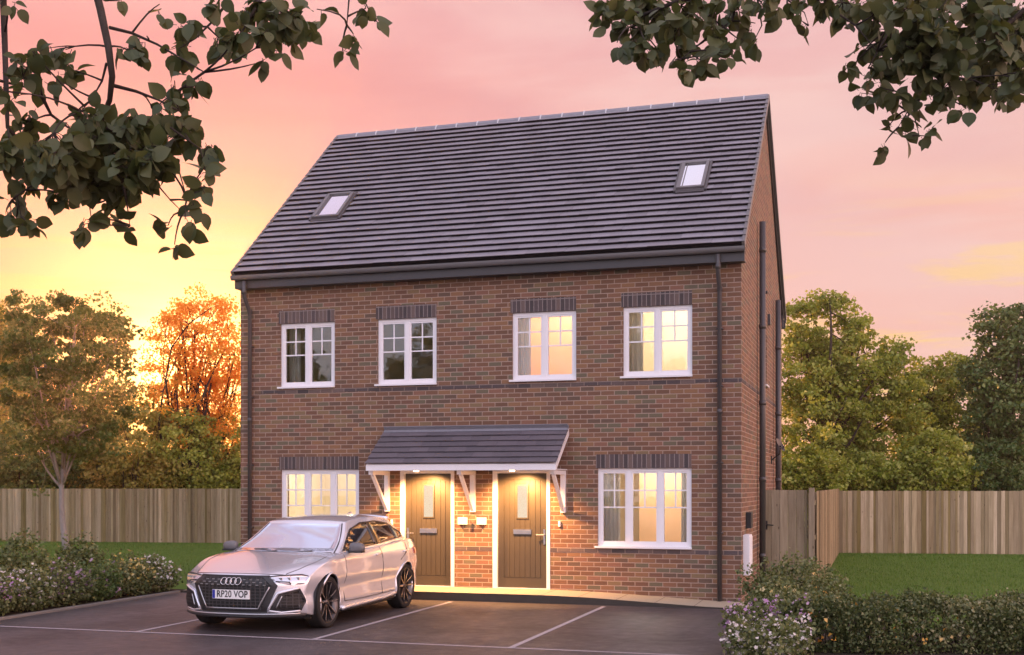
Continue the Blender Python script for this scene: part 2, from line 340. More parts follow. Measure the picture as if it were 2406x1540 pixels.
# ------------------------------------------------------------------ ground
g = MB().quad((-400, -200, -.03), (400, -200, -.03), (400, 600, -.03), (-400, 600, -.03))
tag(g.build('ground', M['lawn']), kind='structure')
tag(MB().quad((-9.42, -60, 0), (.58, -60, 0), (.58, .1, 0), (-9.42, .1, 0)).build('parking_court', M['tarmac']), kind='structure')
tag(MB().quad((-60, -60, -.012), (60, -60, -.012), (60, -7.6, -.012), (-60, -7.6, -.012)).build('road', M['tarmac']), kind='structure')
tag(MB().box(-11.6, -9.52, -7.4, -.5, -.4, .012).build('planting_bed', M['soil']), kind='structure')
tag(MB().box(.68, 2.2, -7.4, -.9, -.4, .012).box(2.2, 9, -7.4, -3.2, -.4, .012).build('planting_bed', M['soil']), kind='structure')
tag(MB().box(-9.52, -9.42, -7.5, -.97, -.3, .035).build('kerb', M['kerb'], bevel=.01), kind='structure')
tag(MB().box(.58, .68, -7.5, -.97, -.3, .035).build('kerb', M['kerb'], bevel=.01), kind='structure')
lines = MB()
L = .004
lines.quad((-9.42, -5.965, L), (.58, -5.965, L), (.58, -5.895, L), (-9.42, -5.895, L))
for x in (-6.87, -4.41, -1.94):
    lines.quad((x - .035, -5.893, L), (x + .035, -5.893, L), (x + .035, -1.13, L), (x - .035, -1.13, L))
tag(lines.build('parking_lines', M['line']), kind='structure')
# raised paved path in front of the doors, ramping down to both sides
def ph(x): return float(np.interp(x, [-9.6, -6.9, -6.2, -3.0, -2.2, -.35, .3], [.03, .115, .13, .13, .11, .02, .015]))
pm = MB(); sk = MB(); xs = list(np.arange(-9.42, .35, .3))
for a, b in zip(xs, xs[1:]):
    pm.quad((a, -.93, ph(a)), (b, -.93, ph(b)), (b, .0, ph(b) + .005), (a, .0, ph(a) + .005))
    sk.quad((a, -.932, -.05), (b, -.932, -.05), (b, -.931, ph(b) - .001), (a, -.931, ph(a) - .001))
tag(pm.build('path', M['paving']), kind='structure')
tag(sk.build('path_edge', M['skirt']), kind='structure')

# ------------------------------------------------------------------ house
house = empty('semi_detached_house', (-4.41, 4, 0))
tag(house, 'red brick two storey semi detached house with dark tiled roof and a shared door canopy', 'house')
HO = Vector((-4.41, 4, 0))
def hp(mb, name, m, parent=None, **k):   # build in world coordinates, keep as part of the house
    d = HO if True else None
    mb.v = [tuple(Vector(p) - HO) for p in mb.v]
    # keep UVs in world metres
    for i, f in enumerate(mb.f):
        if i not in mb.uv:
            ps = [Vector(mb.v[j]) for j in f]; n = Vector((0, 0, 0))
            for a in range(len(ps)):
                p, q = ps[a], ps[(a + 1) % len(ps)]; n += p.cross(q)
            ax = max(range(3), key=lambda q: abs(n[q])); W_ = [p + HO for p in ps]
            mb.uv[i] = [(c.y, c.z) if ax == 0 else (c.x, c.z) if ax == 1 else (c.x, c.y) for c in W_]
    return mb.build(name, m, parent if parent is not None else house, **k)
HW, HD, ZE = 8.82, 8.0, 5.50
WIN = [(-8.03, -6.98, 3.545, 4.69), (-6.17, -5.09, 3.545, 4.69), (-3.75, -2.66, 3.555, 4.70), (-1.88, -.77, 3.565, 4.71), (-8.02, -6.52, .83, 2.12), (-2.30, -.78, .83, 2.12)]
DOOR = [(-5.75, -4.77, .10, 2.09), (-4.09, -3.10, .10, 2.09)]
def wall_grid(mb, a0, a1, z0, z1, ops, P, Q, flip=False):
    """outer sheet with openings; P(a,z) outer point, Q(a,z) inner point for the reveals"""
    A = sorted({a0, a1, *[o[0] for o in ops], *[o[1] for o in ops]}); Zs = sorted({z0, z1, *[o[2] for o in ops], *[o[3] for o in ops]})
    for a, b in zip(A, A[1:]):
        for c, d in zip(Zs, Zs[1:]):
            if any(o[0] <= a and b <= o[1] and o[2] <= c and d <= o[3] for o in ops): continue
            p = [P(a, c), P(b, c), P(b, d), P(a, d)]; mb.quad(*(p[::-1] if flip else p))
    for a, b, c, d in ops:
        mb.quad(P(a, c), Q(a, c), Q(a, d), P(a, d)); mb.quad(P(b, c), P(b, d), Q(b, d), Q(b, c))
        mb.quad(P(a, c), P(b, c), Q(b, c), Q(a, c)); mb.quad(P(a, d), Q(a, d), Q(b, d), P(b, d))
w = MB()
wall_grid(w, -HW, 0, -.1, 5.42, WIN + DOOR, lambda a, z: (a, 0, z), lambda a, z: (a, .30, z))
GW = [(3.98, 4.36, 3.72, 4.72)]
RZ = 9.13
wall_grid(w, 0, HD, -.1, 5.42, GW, lambda a, z: (0, a, z), lambda a, z: (-.2, a, z))
w.quad((0, 0, 5.42), (0, HD, 5.42), (0, 4, RZ - .08))
w.quad((-HW, 0, -.1), (-HW, 0, 5.42), (-HW, 4, RZ - .08), (-HW, HD, 5.42), (-HW, HD, -.1))
w.quad((-HW, HD, -.1), (-HW, HD, 5.42), (0, HD, 5.42), (0, HD, -.1))
hp(w, 'wall', M['brick'])
# dark brick bands and soldier course lintels
b = MB()
for x0, x1 in ((-8.40, -8.08), (-6.94, -6.21), (-5.05, -3.79), (-2.62, -1.93), (-.73, .004)): b.box(x0, x1, -.004, .02, 3.465, 3.532)
for x0, x1 in ((-8.08, -6.94), (-6.21, -5.05), (-3.79, -2.62), (-1.93, -.73)): b.box(x0, x1, -.004, .02, 3.455, 3.520)
b.box(-.02, .004, .02, HD, 3.465, 3.532)
for x0, x1 in ((-HW, -5.76), (-4.76, -4.10), (-3.09, .004)): b.box(x0, x1, -.004, .02, .752, .818)
b.box(-.02, .004, .02, HD, .752, .818)
hp(b, 'dark_brick_band', M['blue'])
for x0, x1, z0, z1 in WIN:
    hp(MB().box(x0 - .03, x1 + .0, -.006, .04, z1 + .002, z1 + .225), 'soldier_course', M['soldier'])

def window(x0, x1, z0, z1, nl, gable=False):
    y = .035 if not gable else 0
    fr = MB(); fw = .055
    z0 = z0 + .03
    fr.box(x0, x1, y, y + .07, z0, z0 + fw).box(x0, x1, y, y + .07, z1 - fw, z1)
    fr.box(x0, x0 + fw, y, y + .07, z0 + fw, z1 - fw).box(x1 - fw, x1, y, y + .07, z0 + fw, z1 - fw)
    pane_w = (x1 - x0) / nl
    for i in range(1, nl):
        xm = x0 + pane_w * i; fr.box(xm - .035, xm + .035, y - .004, y + .07, z0 + fw, z1 - fw)
    f = hp(fr, 'window', M['white'])
    bars = MB(); sashes = MB()
    for i in range(nl):
        a = x0 + pane_w * i + (fw if i == 0 else .035); c = x0 + pane_w * (i + 1) - (fw if i == nl - 1 else .035)
        s0, s1 = z0 + fw, z1 - fw; t = .028; ys = y + .008
        sashes.box(a, c, ys, ys + .05, s0, s0 + t).box(a, c, ys, ys + .05, s1 - t, s1).box(a, a + t, ys, ys + .05, s0 + t, s1 - t).box(c - t, c, ys, ys + .05, s0 + t, s1 - t)
        a += t; c -= t; s0 += t; s1 -= t; h = s1 - s0; yb = y + .022; bw = .011
        zs = [s1 - h * .25, s1 - h * .50]
        for zz in zs: bars.box(a, c, yb, yb + .022, zz - bw, zz + bw)
        xm = (a + c) / 2
        bars.box(xm - bw, xm + bw, yb + .001, yb + .021, zs[1] + bw, s1)
        hp(MB().box(a, c, y + .028, y + .033, s0, s1), 'pane', M['glass'], parent=f)
    hp(sashes, 'sash', M['white'], parent=f); hp(bars, 'glazing_bars', M['white'], parent=f)
    hp(MB().box(x0 - .045, x1 + .005, -.045, y + .02, z0 - .028, z0 + .002), 'sill', M['white'], parent=f)
    return f
for i, wdw in enumerate(WIN):
    window(*wdw, 3 if i > 3 else 2)
# gable window
gy0, gy1, gz0, gz1 = GW[0]
fr = MB(); X0 = -.07; X1 = -.02
fr.box(X0, X1, gy0, gy1, gz0 + .03, gz0 + .09).box(X0, X1, gy0, gy1, gz1 - .06, gz1).box(X0, X1, gy0, gy0 + .06, gz0 + .09, gz1 - .06).box(X0, X1, gy1 - .06, gy1, gz0 + .09, gz1 - .06)
f = hp(fr, 'window', M['pipe']); hp(MB().box(-.05, -.045, gy0 + .06, gy1 - .06, gz0 + .09, gz1 - .06), 'pane', M['glass'], parent=f)
hp(MB().box(-.06, .05, gy0 - .04, gy1 + .04, gz0 - .01, gz0 + .028), 'sill', M['white'], parent=f)
# rooms behind the glass
def room(x0, x1, z0, z1, y1, mt, name='room'):
    r = MB(); y0 = .31
    P = lambda x, y, z: (x, y, z)
    r.quad(P(x0, y1, z0), P(x1, y1, z0), P(x1, y1, z1), P(x0, y1, z1))
    r.quad(P(x0, y0, z0), P(x0, y1, z0), P(x0, y1, z1), P(x0, y0, z1)); r.quad(P(x1, y0, z0), P(x1, y0, z1), P(x1, y1, z1), P(x1, y1, z0))
    r.quad(P(x0, y0, z0), P(x1, y0, z0), P(x1, y1, z0), P(x0, y1, z0)); r.quad(P(x0, y0, z1), P(x0, y1, z1), P(x1, y1, z1), P(x1, y0, z1))
    return hp(r, name, mt)
def ceiling_light(x, y, z, e, label, col=(1, .86, .72)):
    o = MB()
    n = 20
    o.tube([(0, 0, 0), (0, 0, -.05)], .14, n)
    b = tag(o.build('ceiling_light', M['ceiling_lamp'], loc=(x, y, z)), label, 'ceiling light', 'ceiling lights inside the lit rooms')
    l = bpy.data.lights.new('bulb', 'POINT'); l.energy = e; l.color = col; l.shadow_soft_size = .12
    lo = bpy.data.objects.new('bulb', l); COL.objects.link(lo); lo.parent = b; lo.location = (0, 0, -.22)
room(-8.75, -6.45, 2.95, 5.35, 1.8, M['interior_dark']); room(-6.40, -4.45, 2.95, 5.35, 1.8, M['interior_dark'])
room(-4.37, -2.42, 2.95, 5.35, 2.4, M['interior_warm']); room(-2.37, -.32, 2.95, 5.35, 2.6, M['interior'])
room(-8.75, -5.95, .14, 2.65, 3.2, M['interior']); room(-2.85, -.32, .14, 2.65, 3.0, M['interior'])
hp(MB().box(-1.95, -1.15, 1.7, 2.99, .15, 2.64), 'chimney_breast', M['interior_warm'])
ceiling_light(-3.4, 1.4, 5.34, 80, 'round ceiling light in the peach bedroom, upstairs behind the third window')
ceiling_light(-1.35, 1.3, 5.34, 92, 'round ceiling light in the cream bedroom, upstairs nearest the gable')
ceiling_light(-7.3, 1.5, 2.64, 110, 'round ceiling light in the room behind the silver car')
ceiling_light(-1.55, .9, 2.64, 95, 'round ceiling light in the ground floor room right of the doors')
def curtain(x0, x1, z0, z1, label, folds=5):
    c = MB(); n = folds * 8; top = []; y0 = .24
    pts = [(x0 + (x1 - x0) * i / n, y0 + .022 * math.sin(i / n * folds * 2 * math.pi) + .006 * math.sin(i * 1.7)) for i in range(n + 1)]
    for (a, b), (cc, d) in zip(pts, pts[1:]):
        c.quad((a, b, z0), (cc, d, z0), (cc, d, z1), (a, b, z1)); c.quad((a, b + .006, z0), (a, b + .006, z1), (cc, d + .006, z1), (cc, d + .006, z0))
    o = c.build('curtain', M['curtain'], smooth=True); return tag(o, label, 'curtain', 'curtains hanging inside the windows')
curtain(-7.98, -7.76, 3.56, 4.78, 'pale curtain gathered at the left of the dark upstairs window nearest the left downpipe', 3)
curtain(-3.72, -3.50, 3.56, 4.78, 'grey curtain gathered at the left of the peach lit upstairs window', 3)
curtain(-1.85, -1.60, 3.57, 4.78, 'patterned grey curtain at the left side of the brightest upstairs window', 3)
curtain(-.88, -.76, 3.57, 4.78, 'slim curtain at the right side of the brightest upstairs window', 2)
curtain(-2.28, -1.98, .84, 2.2, 'grey curtain at the left side of the wide ground floor window by the gable', 4)
curtain(-.98, -.78, .84, 2.2, 'grey curtain at the right side of the wide ground floor window by the gable', 3)

# doors
def door(x0, x1, z0, z1, hs):
    fr = MB().box(x0, x0 + .075, -.012, .10, z0, z1).box(x1 - .06, x1, -.012, .10, z0, z1).box(x0 + .075, x1 - .06, -.012, .10, z1 - .045, z1).box(x0 + .075, x1 - .06, .0, .10, z0, z0 + .045)
    hp(fr, 'door_frame', M['white'])
    a, b = x0 + .079, x1 - .064; c, d = z0 + .05, z1 - .049; xm = (a + b) / 2
    D = MB(); st = .10; y = .045
    gw, g0, g1 = .085, d - .73, d - .20       # glazed slot
    D.box(a, a + st, y, y + .045, c, d).box(b - st, b, y, y + .045, c, d).box(a + st, b - st, y, y + .045, d - .10, d).box(a + st, b - st, y, y + .045, c, c + .16)
    D.box(a + st, b - st, y + .016, y + .045, c + .16, d - .10)        # recessed sheet
    n = 7; x = a + st + .012; wd = (b - a - 2 * st - .024) / n
    for i in range(n):
        p, q = x + wd * i + .005, x + wd * (i + 1) - .005
        if q < xm - gw - .02 or p > xm + gw + .02: D.box(p, q, y + .008, y + .017, c + .17, d - .11)
        else:
            D.box(p, q, y + .008, y + .017, c + .17, g0 - .03).box(p, q, y + .008, y + .017, g1 + .03, d - .11)
    D.box(xm - gw - .02, xm + gw + .02, y - .004, y + .02, g1 + .002, g1 + .022).box(xm - gw - .02, xm + gw + .02, y - .004, y + .02, g0 - .022, g0 - .002)
    D.box(xm - gw - .02, xm - gw, y - .004, y + .02, g0 - .002, g1 + .002).box(xm + gw, xm + gw + .02, y - .004, y + .02, g0 - .002, g1 + .002)
    o = hp(D, 'door', M['door'])
    hp(MB().box(xm - gw, xm + gw, y + .002, y + .0155, g0 - .002, g1 + .002), 'glass_slot', M['frost'], parent=o)
    hp(MB().box(xm - .155, xm + .155, y - .014, y + .004, 1.035, 1.115).box(xm - .14, xm + .14, y - .020, y - .0145, 1.048, 1.098), 'letter_plate', M['steel'], parent=o)
    hx = a + .045 if hs < 0 else b - .045; s = 1 if hs < 0 else -1
    h = MB().box(hx - .017, hx + .017, y - .012, y + .002, .87, 1.12)
    h.tube([(hx, y - .010, 1.03), (hx, y - .05, 1.03), (hx + s * .13, y - .055, 1.03)], .011, 8)
    hp(h, 'handle', M['steel'], parent=o)
door(*DOOR[0], -1); door(*DOOR[1], 1)

# canopy over the doors
can = MB(); cx0, cx1 = -6.02, -2.78
can.prism([(-.80, 2.09), (-.77, 2.09), (-.77, 2.15), (0, 2.76), (0, 2.79), (-.80, 2.19)], cx0 + .03, cx1 - .03)
cano = hp(can, 'canopy', M['white'])
cf = MB().box(cx0, cx1, -.825, -.80, 2.085, 2.185)
for x in (cx0, cx1 - .025): cf.prism([(-.80, 2.09), (-.80, 2.185), (0, 2.785), (0, 2.66)], x, x + .025)
cf.box(cx0 + .03, cx1 - .03, -.77, -.001, 2.095, 2.108)
hp(cf, 'fascia', M['white'], parent=cano)
sdir = Vector((0, .83, .60)).normalized(); nrm = Vector((0, -.60, .83)).normalized()
def tiles(mb, org, sdir, nrm, x0, x1, n, g, tw, t=.017, lift=.03, over=.06, skip=None, rj=.0015, shade=None):
    for i in range(n):
        if shade:      # near-black strip painting in the shade under each course
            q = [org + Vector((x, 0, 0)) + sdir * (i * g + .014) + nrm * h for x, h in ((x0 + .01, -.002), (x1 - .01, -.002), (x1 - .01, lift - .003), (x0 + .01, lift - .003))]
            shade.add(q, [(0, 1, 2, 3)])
        off = (i % 2) * tw / 2
        xs = [x0] + [x for x in np.arange(x0 - off, x1, tw) if x > x0 + .02 and x < x1 - .02] + [x1]
        for j, (a, b) in enumerate(zip(xs, xs[1:])):
            if skip and skip((a + b) / 2, i * g + g / 2): continue
            e = random.uniform(-rj, rj); e2 = random.uniform(-.003, .003)
            P = lambda x, s_, h: org + Vector((x, 0, 0)) + sdir * s_ + nrm * h
            s0, s1 = i * g + e2, min((i + 1) * g + over, n * g)
            a2, b2 = a + .0015, b - .0015
            vs = [P(a2, s0, lift + e), P(b2, s0, lift + e), P(b2, s0, lift + t + e), P(a2, s0, lift + t + e), P(a2, s1, .001 + e), P(b2, s1, .001 + e), P(b2, s1, .001 + t * .5 + e), P(a2, s1, .001 + t * .5 + e)]
            u = (j + .5 + i * 3, i + .5)
            mb.add(vs, [(0, 1, 2, 3), (3, 2, 6, 7), (4, 7, 6, 5), (0, 3, 7, 4), (1, 5, 6, 2), (0, 4, 5, 1)], [[u] * 4] * 6)
ct = MB(); tiles(ct, Vector((0, -.84, 2.185)), sdir, nrm, cx0 - .005, cx1 + .005, 6, .158, .33, t=.016, lift=.022, over=.03)
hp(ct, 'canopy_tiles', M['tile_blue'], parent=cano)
hp(MB().prism([(-.10, 2.745), (-.02, 2.83), (-.002, 2.83), (-.002, 2.79)], cx0, cx1).beam((cx0, -.055, 2.79), (cx1, -.055, 2.79), .012, .13, (0, .83, .6)), 'lead_flashing', M['ridge'], parent=cano)
for x in (-5.98, -4.43, -2.87):
    b = MB().box(x - .04, x + .04, -.07, -.002, 1.40, 2.085).box(x - .038, x + .038, -.72, -.07, 2.02, 2.084)
    b.beam((x, -.64, 2.02), (x, -.055, 1.44), .055, .05)
    hp(b, 'canopy_bracket', M['white'], parent=cano)
for x in (-5.26, -3.60):
    l = hp(MB().tube([(x, -.50, 2.094), (x, -.50, 2.070)], .045, 14), 'canopy_downlight', M['lamp'], parent=cano)
    ld = bpy.data.lights.new('downlight', 'SPOT'); ld.energy = 620; ld.color = (1, .47, .16); ld.shadow_soft_size = .04
    ld.spot_size = R_(130); ld.spot_blend = .6
    lo = bpy.data.objects.new('downlight', ld); COL.objects.link(lo); lo.location = (x, -.50, 2.05); lo.rotation_euler = (R_(24), 0, 0)
# small wall fittings
for x in (-4.61, -4.275):
    hp(MB().box(x - .075, x + .075, -.07, -.001, 1.19, 1.305).box(x - .06, x + .06, -.074, -.071, 1.205, 1.29), 'wall_box', M['meter'], bevel=.004)
for x in (-5.90, -2.94):
    hp(MB().box(x - .018, x + .018, -.03, -.001, 1.17, 1.26).box(x - .008, x + .008, -.036, -.031, 1.2, 1.22), 'door_bell', M['meter'], bevel=.003)

# roof
E0 = Vector((0, -.29, 5.555)); RID = Vector((0, 4.0, 9.17))
sd_ = (RID - E0); SL = sd_.length; sd_ = sd_ / SL; nr_ = Vector((0, -sd_.z, sd_.y))
rx0, rx1 = -8.80, .05
deck = MB().prism([(-.27, 5.50), (4.0, 9.09), (8.27, 5.50), (8.27, 5.555), (4.0, 9.14), (-.27, 5.555)], rx0 + .02, rx1 - .02)
roof = hp(deck, 'roof', M['deck'])
NC = 27; G = (SL - .02) / NC
SK = [(-7.95, -7.41, 1.81, 2.73), (-1.21, -.74, 1.89, 2.85)]   # roof windows: x0 x1 s0 s1
def sky_skip(x, s): return any(a - .02 < x < b + .02 and c - .03 < s < d for a, b, c, d in SK)
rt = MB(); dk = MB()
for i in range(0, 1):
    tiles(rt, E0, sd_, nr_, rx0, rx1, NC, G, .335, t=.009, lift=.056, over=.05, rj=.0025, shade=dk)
# lift out the tiles where roof windows stand is not needed: the frames sit on top with flashing
hp(rt, 'roof_tiles', M['tile'], parent=roof); hp(dk, 'gap_shade_strips', M['deck'], parent=roof)
rb = MB(); E1 = Vector((0, 8.29, 5.555)); s1 = Vector((0, -sd_.y, sd_.z)); n1 = Vector((0, sd_.z, sd_.y))
tiles(rb, E1, s1, n1, rx0, rx1, NC, G, .335, t=.018, lift=.034, over=.05)
hp(rb, 'roof_tiles', M['tile'], parent=roof)
rg = MB(); cl = MB(); k = 20; wdt = (rx1 - rx0 + .02) / k
for i in range(k):
    a = rx0 - .01 + wdt * i
    rg.prism([(3.88, 9.08), (3.91, 9.165), (3.96, 9.21), (4.0, 9.225), (4.04, 9.21), (4.09, 9.165), (4.12, 9.08)], a + .004, a + wdt - .004)
    if i: hp(MB().prism([(3.872, 9.08), (3.902, 9.172), (3.955, 9.22), (4.0, 9.237), (4.045, 9.22), (4.098, 9.172), (4.128, 9.08)], a - .012, a + .012), 'ridge_clip', M['clip'], parent=roof)
hp(rg, 'ridge_tiles', M['ridge'], parent=roof, smooth=False)
for xa, xb in ((rx0 - .035, rx0 + .012), (rx1 - .012, rx1 + .035)):
    v = MB()
    for e, s, n in ((E0, sd_, nr_), (E1, s1, n1)):
        for q in range(NC):      # stepped dry verge units
            p = [e + s * (q * G - .01) + n * .064, e + s * ((q + 1) * G + .008) + n * .050, e + s * ((q + 1) * G + .008) - n * .05, e + s * (q * G - .01) - n * .05]
            vs = [Vector((xa, 0, 0)) + t for t in p] + [Vector((xb, 0, 0)) + t for t in p]
            v.add(vs, [(0, 1, 2, 3), (7, 6, 5, 4), (0, 4, 5, 1), (1, 5, 6, 2), (2, 6, 7, 3), (3, 7, 4, 0)])
    hp(v, 'verge', M['gutter'], parent=roof)
# barge board strips below the verge on the gable, rear slope is the thick dark one seen from the street
bb = MB()
for e, s, n in ((E0, sd_, nr_), (E1, s1, n1)):
    bb.beam(e + s * .05 - n * .085 + Vector((.012, 0, 0)), e + s * (SL - .04) - n * .085 + Vector((.012, 0, 0)), .045, .11, (1, 0, 0))
hp(bb, 'barge_board', M['pipe'], parent=roof)
for a, b_, c, d in SK:
    P = lambda x, s, h: E0 + Vector((x, 0, 0)) + sd_ * s + nr_ * h
    def sb(mb, x0, x1, s0, s1_, h0, h1):
        vs = [P(x, s, h) for h in (h0, h1) for s in (s0, s1_) for x in (x0, x1)]
        mb.add(vs, [(0, 2, 3, 1), (4, 5, 7, 6), (0, 1, 5, 4), (2, 6, 7, 3), (0, 4, 6, 2), (1, 3, 7, 5)])
    f = MB(); t = .055
    sb(f, a, a + t, c, d, .02, .105); sb(f, b_ - t, b_, c, d, .02, .105); sb(f, a + t, b_ - t, c, c + t, .02, .10); sb(f, a + t, b_ - t, d - t, d, .02, .112)
    fo = hp(f, 'roof_window', M['gutter'], parent=roof)
    fl = MB(); sb(fl, a - .045, a - .004, c - .06, d + .05, .03, .075); sb(fl, b_ + .004, b_ + .045, c - .06, d + .05, .03, .075); sb(fl, a - .004, b_ + .004, c - .10, c - .004, .03, .062)
    sb(fl, a + .09, a + .098, c + t, d - t, .081, .099)
    hp(fl, 'flashing', M['pipe'], parent=roof)
    g_ = MB(); sb(g_, a + t, b_ - t, c + t, d - t, .06, .082); hp(g_, 'roof_window_pane', M['roofglass'], parent=roof)
# eaves
hp(MB().box(rx0 - .02, rx1 + .02, -.205, -.18, 5.315, 5.50).box(rx0 - .02, rx1 + .02, -.18, -.001, 5.315, 5.34), 'fascia', M['charcoal'])
hp(MB().box(rx0 - .02, rx1 + .02, 8.18, 8.205, 5.315, 5.50).box(rx0 - .02, rx1 + .02, 8.001, 8.18, 5.315, 5.34), 'fascia', M['charcoal'])
hp(MB().box(.0015, .03, -.18, .0, 5.312, 5.60), 'box_end', M['charcoal'])
hp(MB().box(.0015, .03, 8.0, 8.18, 5.312, 5.60), 'box_end', M['charcoal'])
gt = MB()
prof = [(-.21 - .105 * (1 - math.cos(t)) / 2 * 1.0, 5.50 - .085 * math.sin(t)) for t in np.linspace(0, math.pi, 9)]
prof = [(-.212, 5.525)] + [(-.262 + .052 * math.cos(t), 5.52 - .07 * math.sin(t)) for t in np.linspace(0, math.pi, 10)] + [(-.314, 5.53), (-.306, 5.53)] + [(-.262 - .042 * math.cos(t), 5.522 - .06 * math.sin(t)) for t in np.linspace(0, math.pi, 8)]
gt.prism(prof, rx0 - .05, rx1 + .03)
hp(gt, 'gutter', M['gutter'])
gt = MB(); gt.prism([(8.0 - y + .0, z) for y, z in prof][::-1], rx0 - .05, rx1 + .03); hp(gt, 'gutter', M['gutter'])
def downpipe(x, zb=.03):
    d = MB(); r = .036
    d.tube([(x, -.262, 5.43), (x, -.262, 5.22), (x, -.24, 5.14), (x, -.10, 4.95), (x, -.065, 4.86), (x, -.065, zb)], r, 12)
    for z in (5.24, 4.92, 3.0): d.tube([(x, -.065 if z < 5 else -.262, z - .04), (x, -.065 if z < 5 else -.262, z + .04)], r + .007, 12)
    for z in (4.3, 3.4, 2.2, 1.1): d.box(x - .05, x + .05, -.09, -.001, z - .012, z + .012)
    hp(d, 'downpipe', M['pipe'], smooth=True)
downpipe(-8.60); downpipe(-.33)
# gable pipes and boxes
def gpipe(y, z0, z1, r=.055):
    d = MB().tube([(r + .035, y, z0), (r + .035, y, z1)], r, 12)
    for z in np.arange(z0 + .6, z1, 1.35): d.tube([(r + .035, y, z - .04), (r + .035, y, z + .04)], r + .008, 12)
    hp(d, 'soil_pipe', M['pipe'], smooth=True)
gpipe(2.55, .0, 6.5, .055); gpipe(5.95, .0, 5.62, .055)
mb_ = MB().box(.001, .10, .22, .62, .42, 1.06).box(.10, .112, .245, .595, .445, 1.035).box(.112, .118, .40, .44, .46, 1.02)
hp(mb_, 'meter_box', M['meter'], bevel=.006)
hp(MB().box(.001, .09, .62, .86, 1.15, 1.41), 'outdoor_socket', M['black'], bevel=.01)
hp(MB().box(.001, .05, 4.55, 4.7, 4.95, 5.15), 'vent', M['pipe'])
hp(MB().tube([(.0, 2.95, 5.30), (.14, 2.95, 5.32)], .03, 10), 'overflow_pipe', M['pipe'])
sdh = empty('satellite_dish', (.01, 5.35, 2.35))
tag(sdh, 'small dark satellite dish on a bracket fixed to the gable wall above the gate', 'satellite dish')
b = MB().tube([(0, 0, 0), (.16, -.02, .12), (.18, -.10, .28)], .014, 8).box(-.008, .01, -.06, .06, -.08, .08)
b.build('bracket', M['black'], sdh)
b = MB(); c0 = Vector((.15, -.12, .28)); ax = Vector((.9, -.25, .5)).normalized(); u_ = ax.orthogonal().normalized(); v_ = ax.cross(u_)
ring = []
for k, (r, h) in enumerate([(.0, 0), (.05, .006), (.10, .02), (.14, .04)]):
    for q in range(18):
        a = q / 18 * 2 * math.pi; ring.append(c0 + ax * h + u_ * math.cos(a) * r + v_ * math.sin(a) * r * 1.1)
b.add(ring, [(k * 18 + q, k * 18 + (q + 1) % 18, (k + 1) * 18 + (q + 1) % 18, (k + 1) * 18 + q) for k in range(3) for q in range(18)])
b.tube([c0 - v_ * .12, c0 + ax * .2], .008, 6).build('dish', M['black'], sdh, smooth=True)

# ------------------------------------------------------------------ fences
def fence(a, b, h, m, label, name='timber_fence', cap=False, front_boards=True):
    a = Vector(a); b = Vector(b); t = (b - a); L_ = t.length; t = t / L_; n = Vector((t.y, -t.x, 0))
    root = empty(name, a); tag(root, label, 'fence')
    def Q(s, d, z): return t * s + n * d + Vector((0, 0, z))
    def bar(mb, s0, s1, d0, d1, z0, z1, uv):
        vs = [Q(s, d, z) for z in (z0, z1) for d in (d0, d1) for s in (s0, s1)]
        mb.add(vs, [(0, 2, 3, 1), (4, 5, 7, 6), (0, 1, 5, 4), (2, 6, 7, 3), (0, 4, 6, 2), (1, 3, 7, 5)], [[uv] * 4] * 6)
    bd = MB(); s = 0.
    while s < L_:
        w_ = random.choice((.06, .08, .10, .13)); e = min(s + w_, L_); r = random.random(); dz = random.uniform(-.006, .006)
        bar(bd, s, e - .004, .012 + random.uniform(0, .014), .034 + random.uniform(0, .016), .0, h + dz, (r, 0)); s = e
    bd.build('boards', m, root)
    rl = MB()
    for z in (.3, .9, h - .25): bar(rl, 0, L_, -.035, .010, z, z + .08, (.3, 0))
    rl.build('rail', m, root)
    s = 0.
    while s < L_ + .1:
        p = MB(); bar(p, s - .045, s + .045, -.125, -.036, -.1, h - .03, (random.random(), 0)); p.build('post', m, root); s += 2.4
    return root
fence((-27.6, 13.79, -.03), (-15.4, 15.74, -.03), 1.76, M['fence'], 'long weathered board fence across the back of the lawn left of the house')
fence((.97, 15.25, -.03), (9.0, 16.66, -.03), 1.72, M['fence'], 'weathered board fence behind the right hand lawn with grey and olive boards')
fence((.96, 3.2, -.03), (.96, 15.15, -.03), 1.77, M['newwood'], 'warm toned side fence running back from the garden gate')
gt = empty('garden_gate', (.03, 3.2, 0)); tag(gt, 'grey brown boarded gate closing the side passage next to the gable', 'gate')
g = MB(); s = .02
while s < .80:
    e = min(s + .145, .80); g.box(s, e - .005, -.012 + random.uniform(0, .004), .012, .06, 1.76, (random.random(), 0)); s = e
g.build('boards', M['gate'], gt)
for z_ in (.25, .95, 1.5): MB().box(.02, .80, .0125, .05, z_, z_ + .11, (z_ / 2, 0)).build('ledge', M['gate'], gt)
MB().box(.82, .92, -.055, .045, -.1, 1.80, (.9, 0)).build('post', M['gate'], gt)
MB().box(.05, .09, -.02, -.0125, 1.04, 1.20).tube([(.07, -.018, 1.13), (.07, -.06, 1.13), (.20, -.062, 1.12)], .011, 8).build('latch', M['black'], gt)

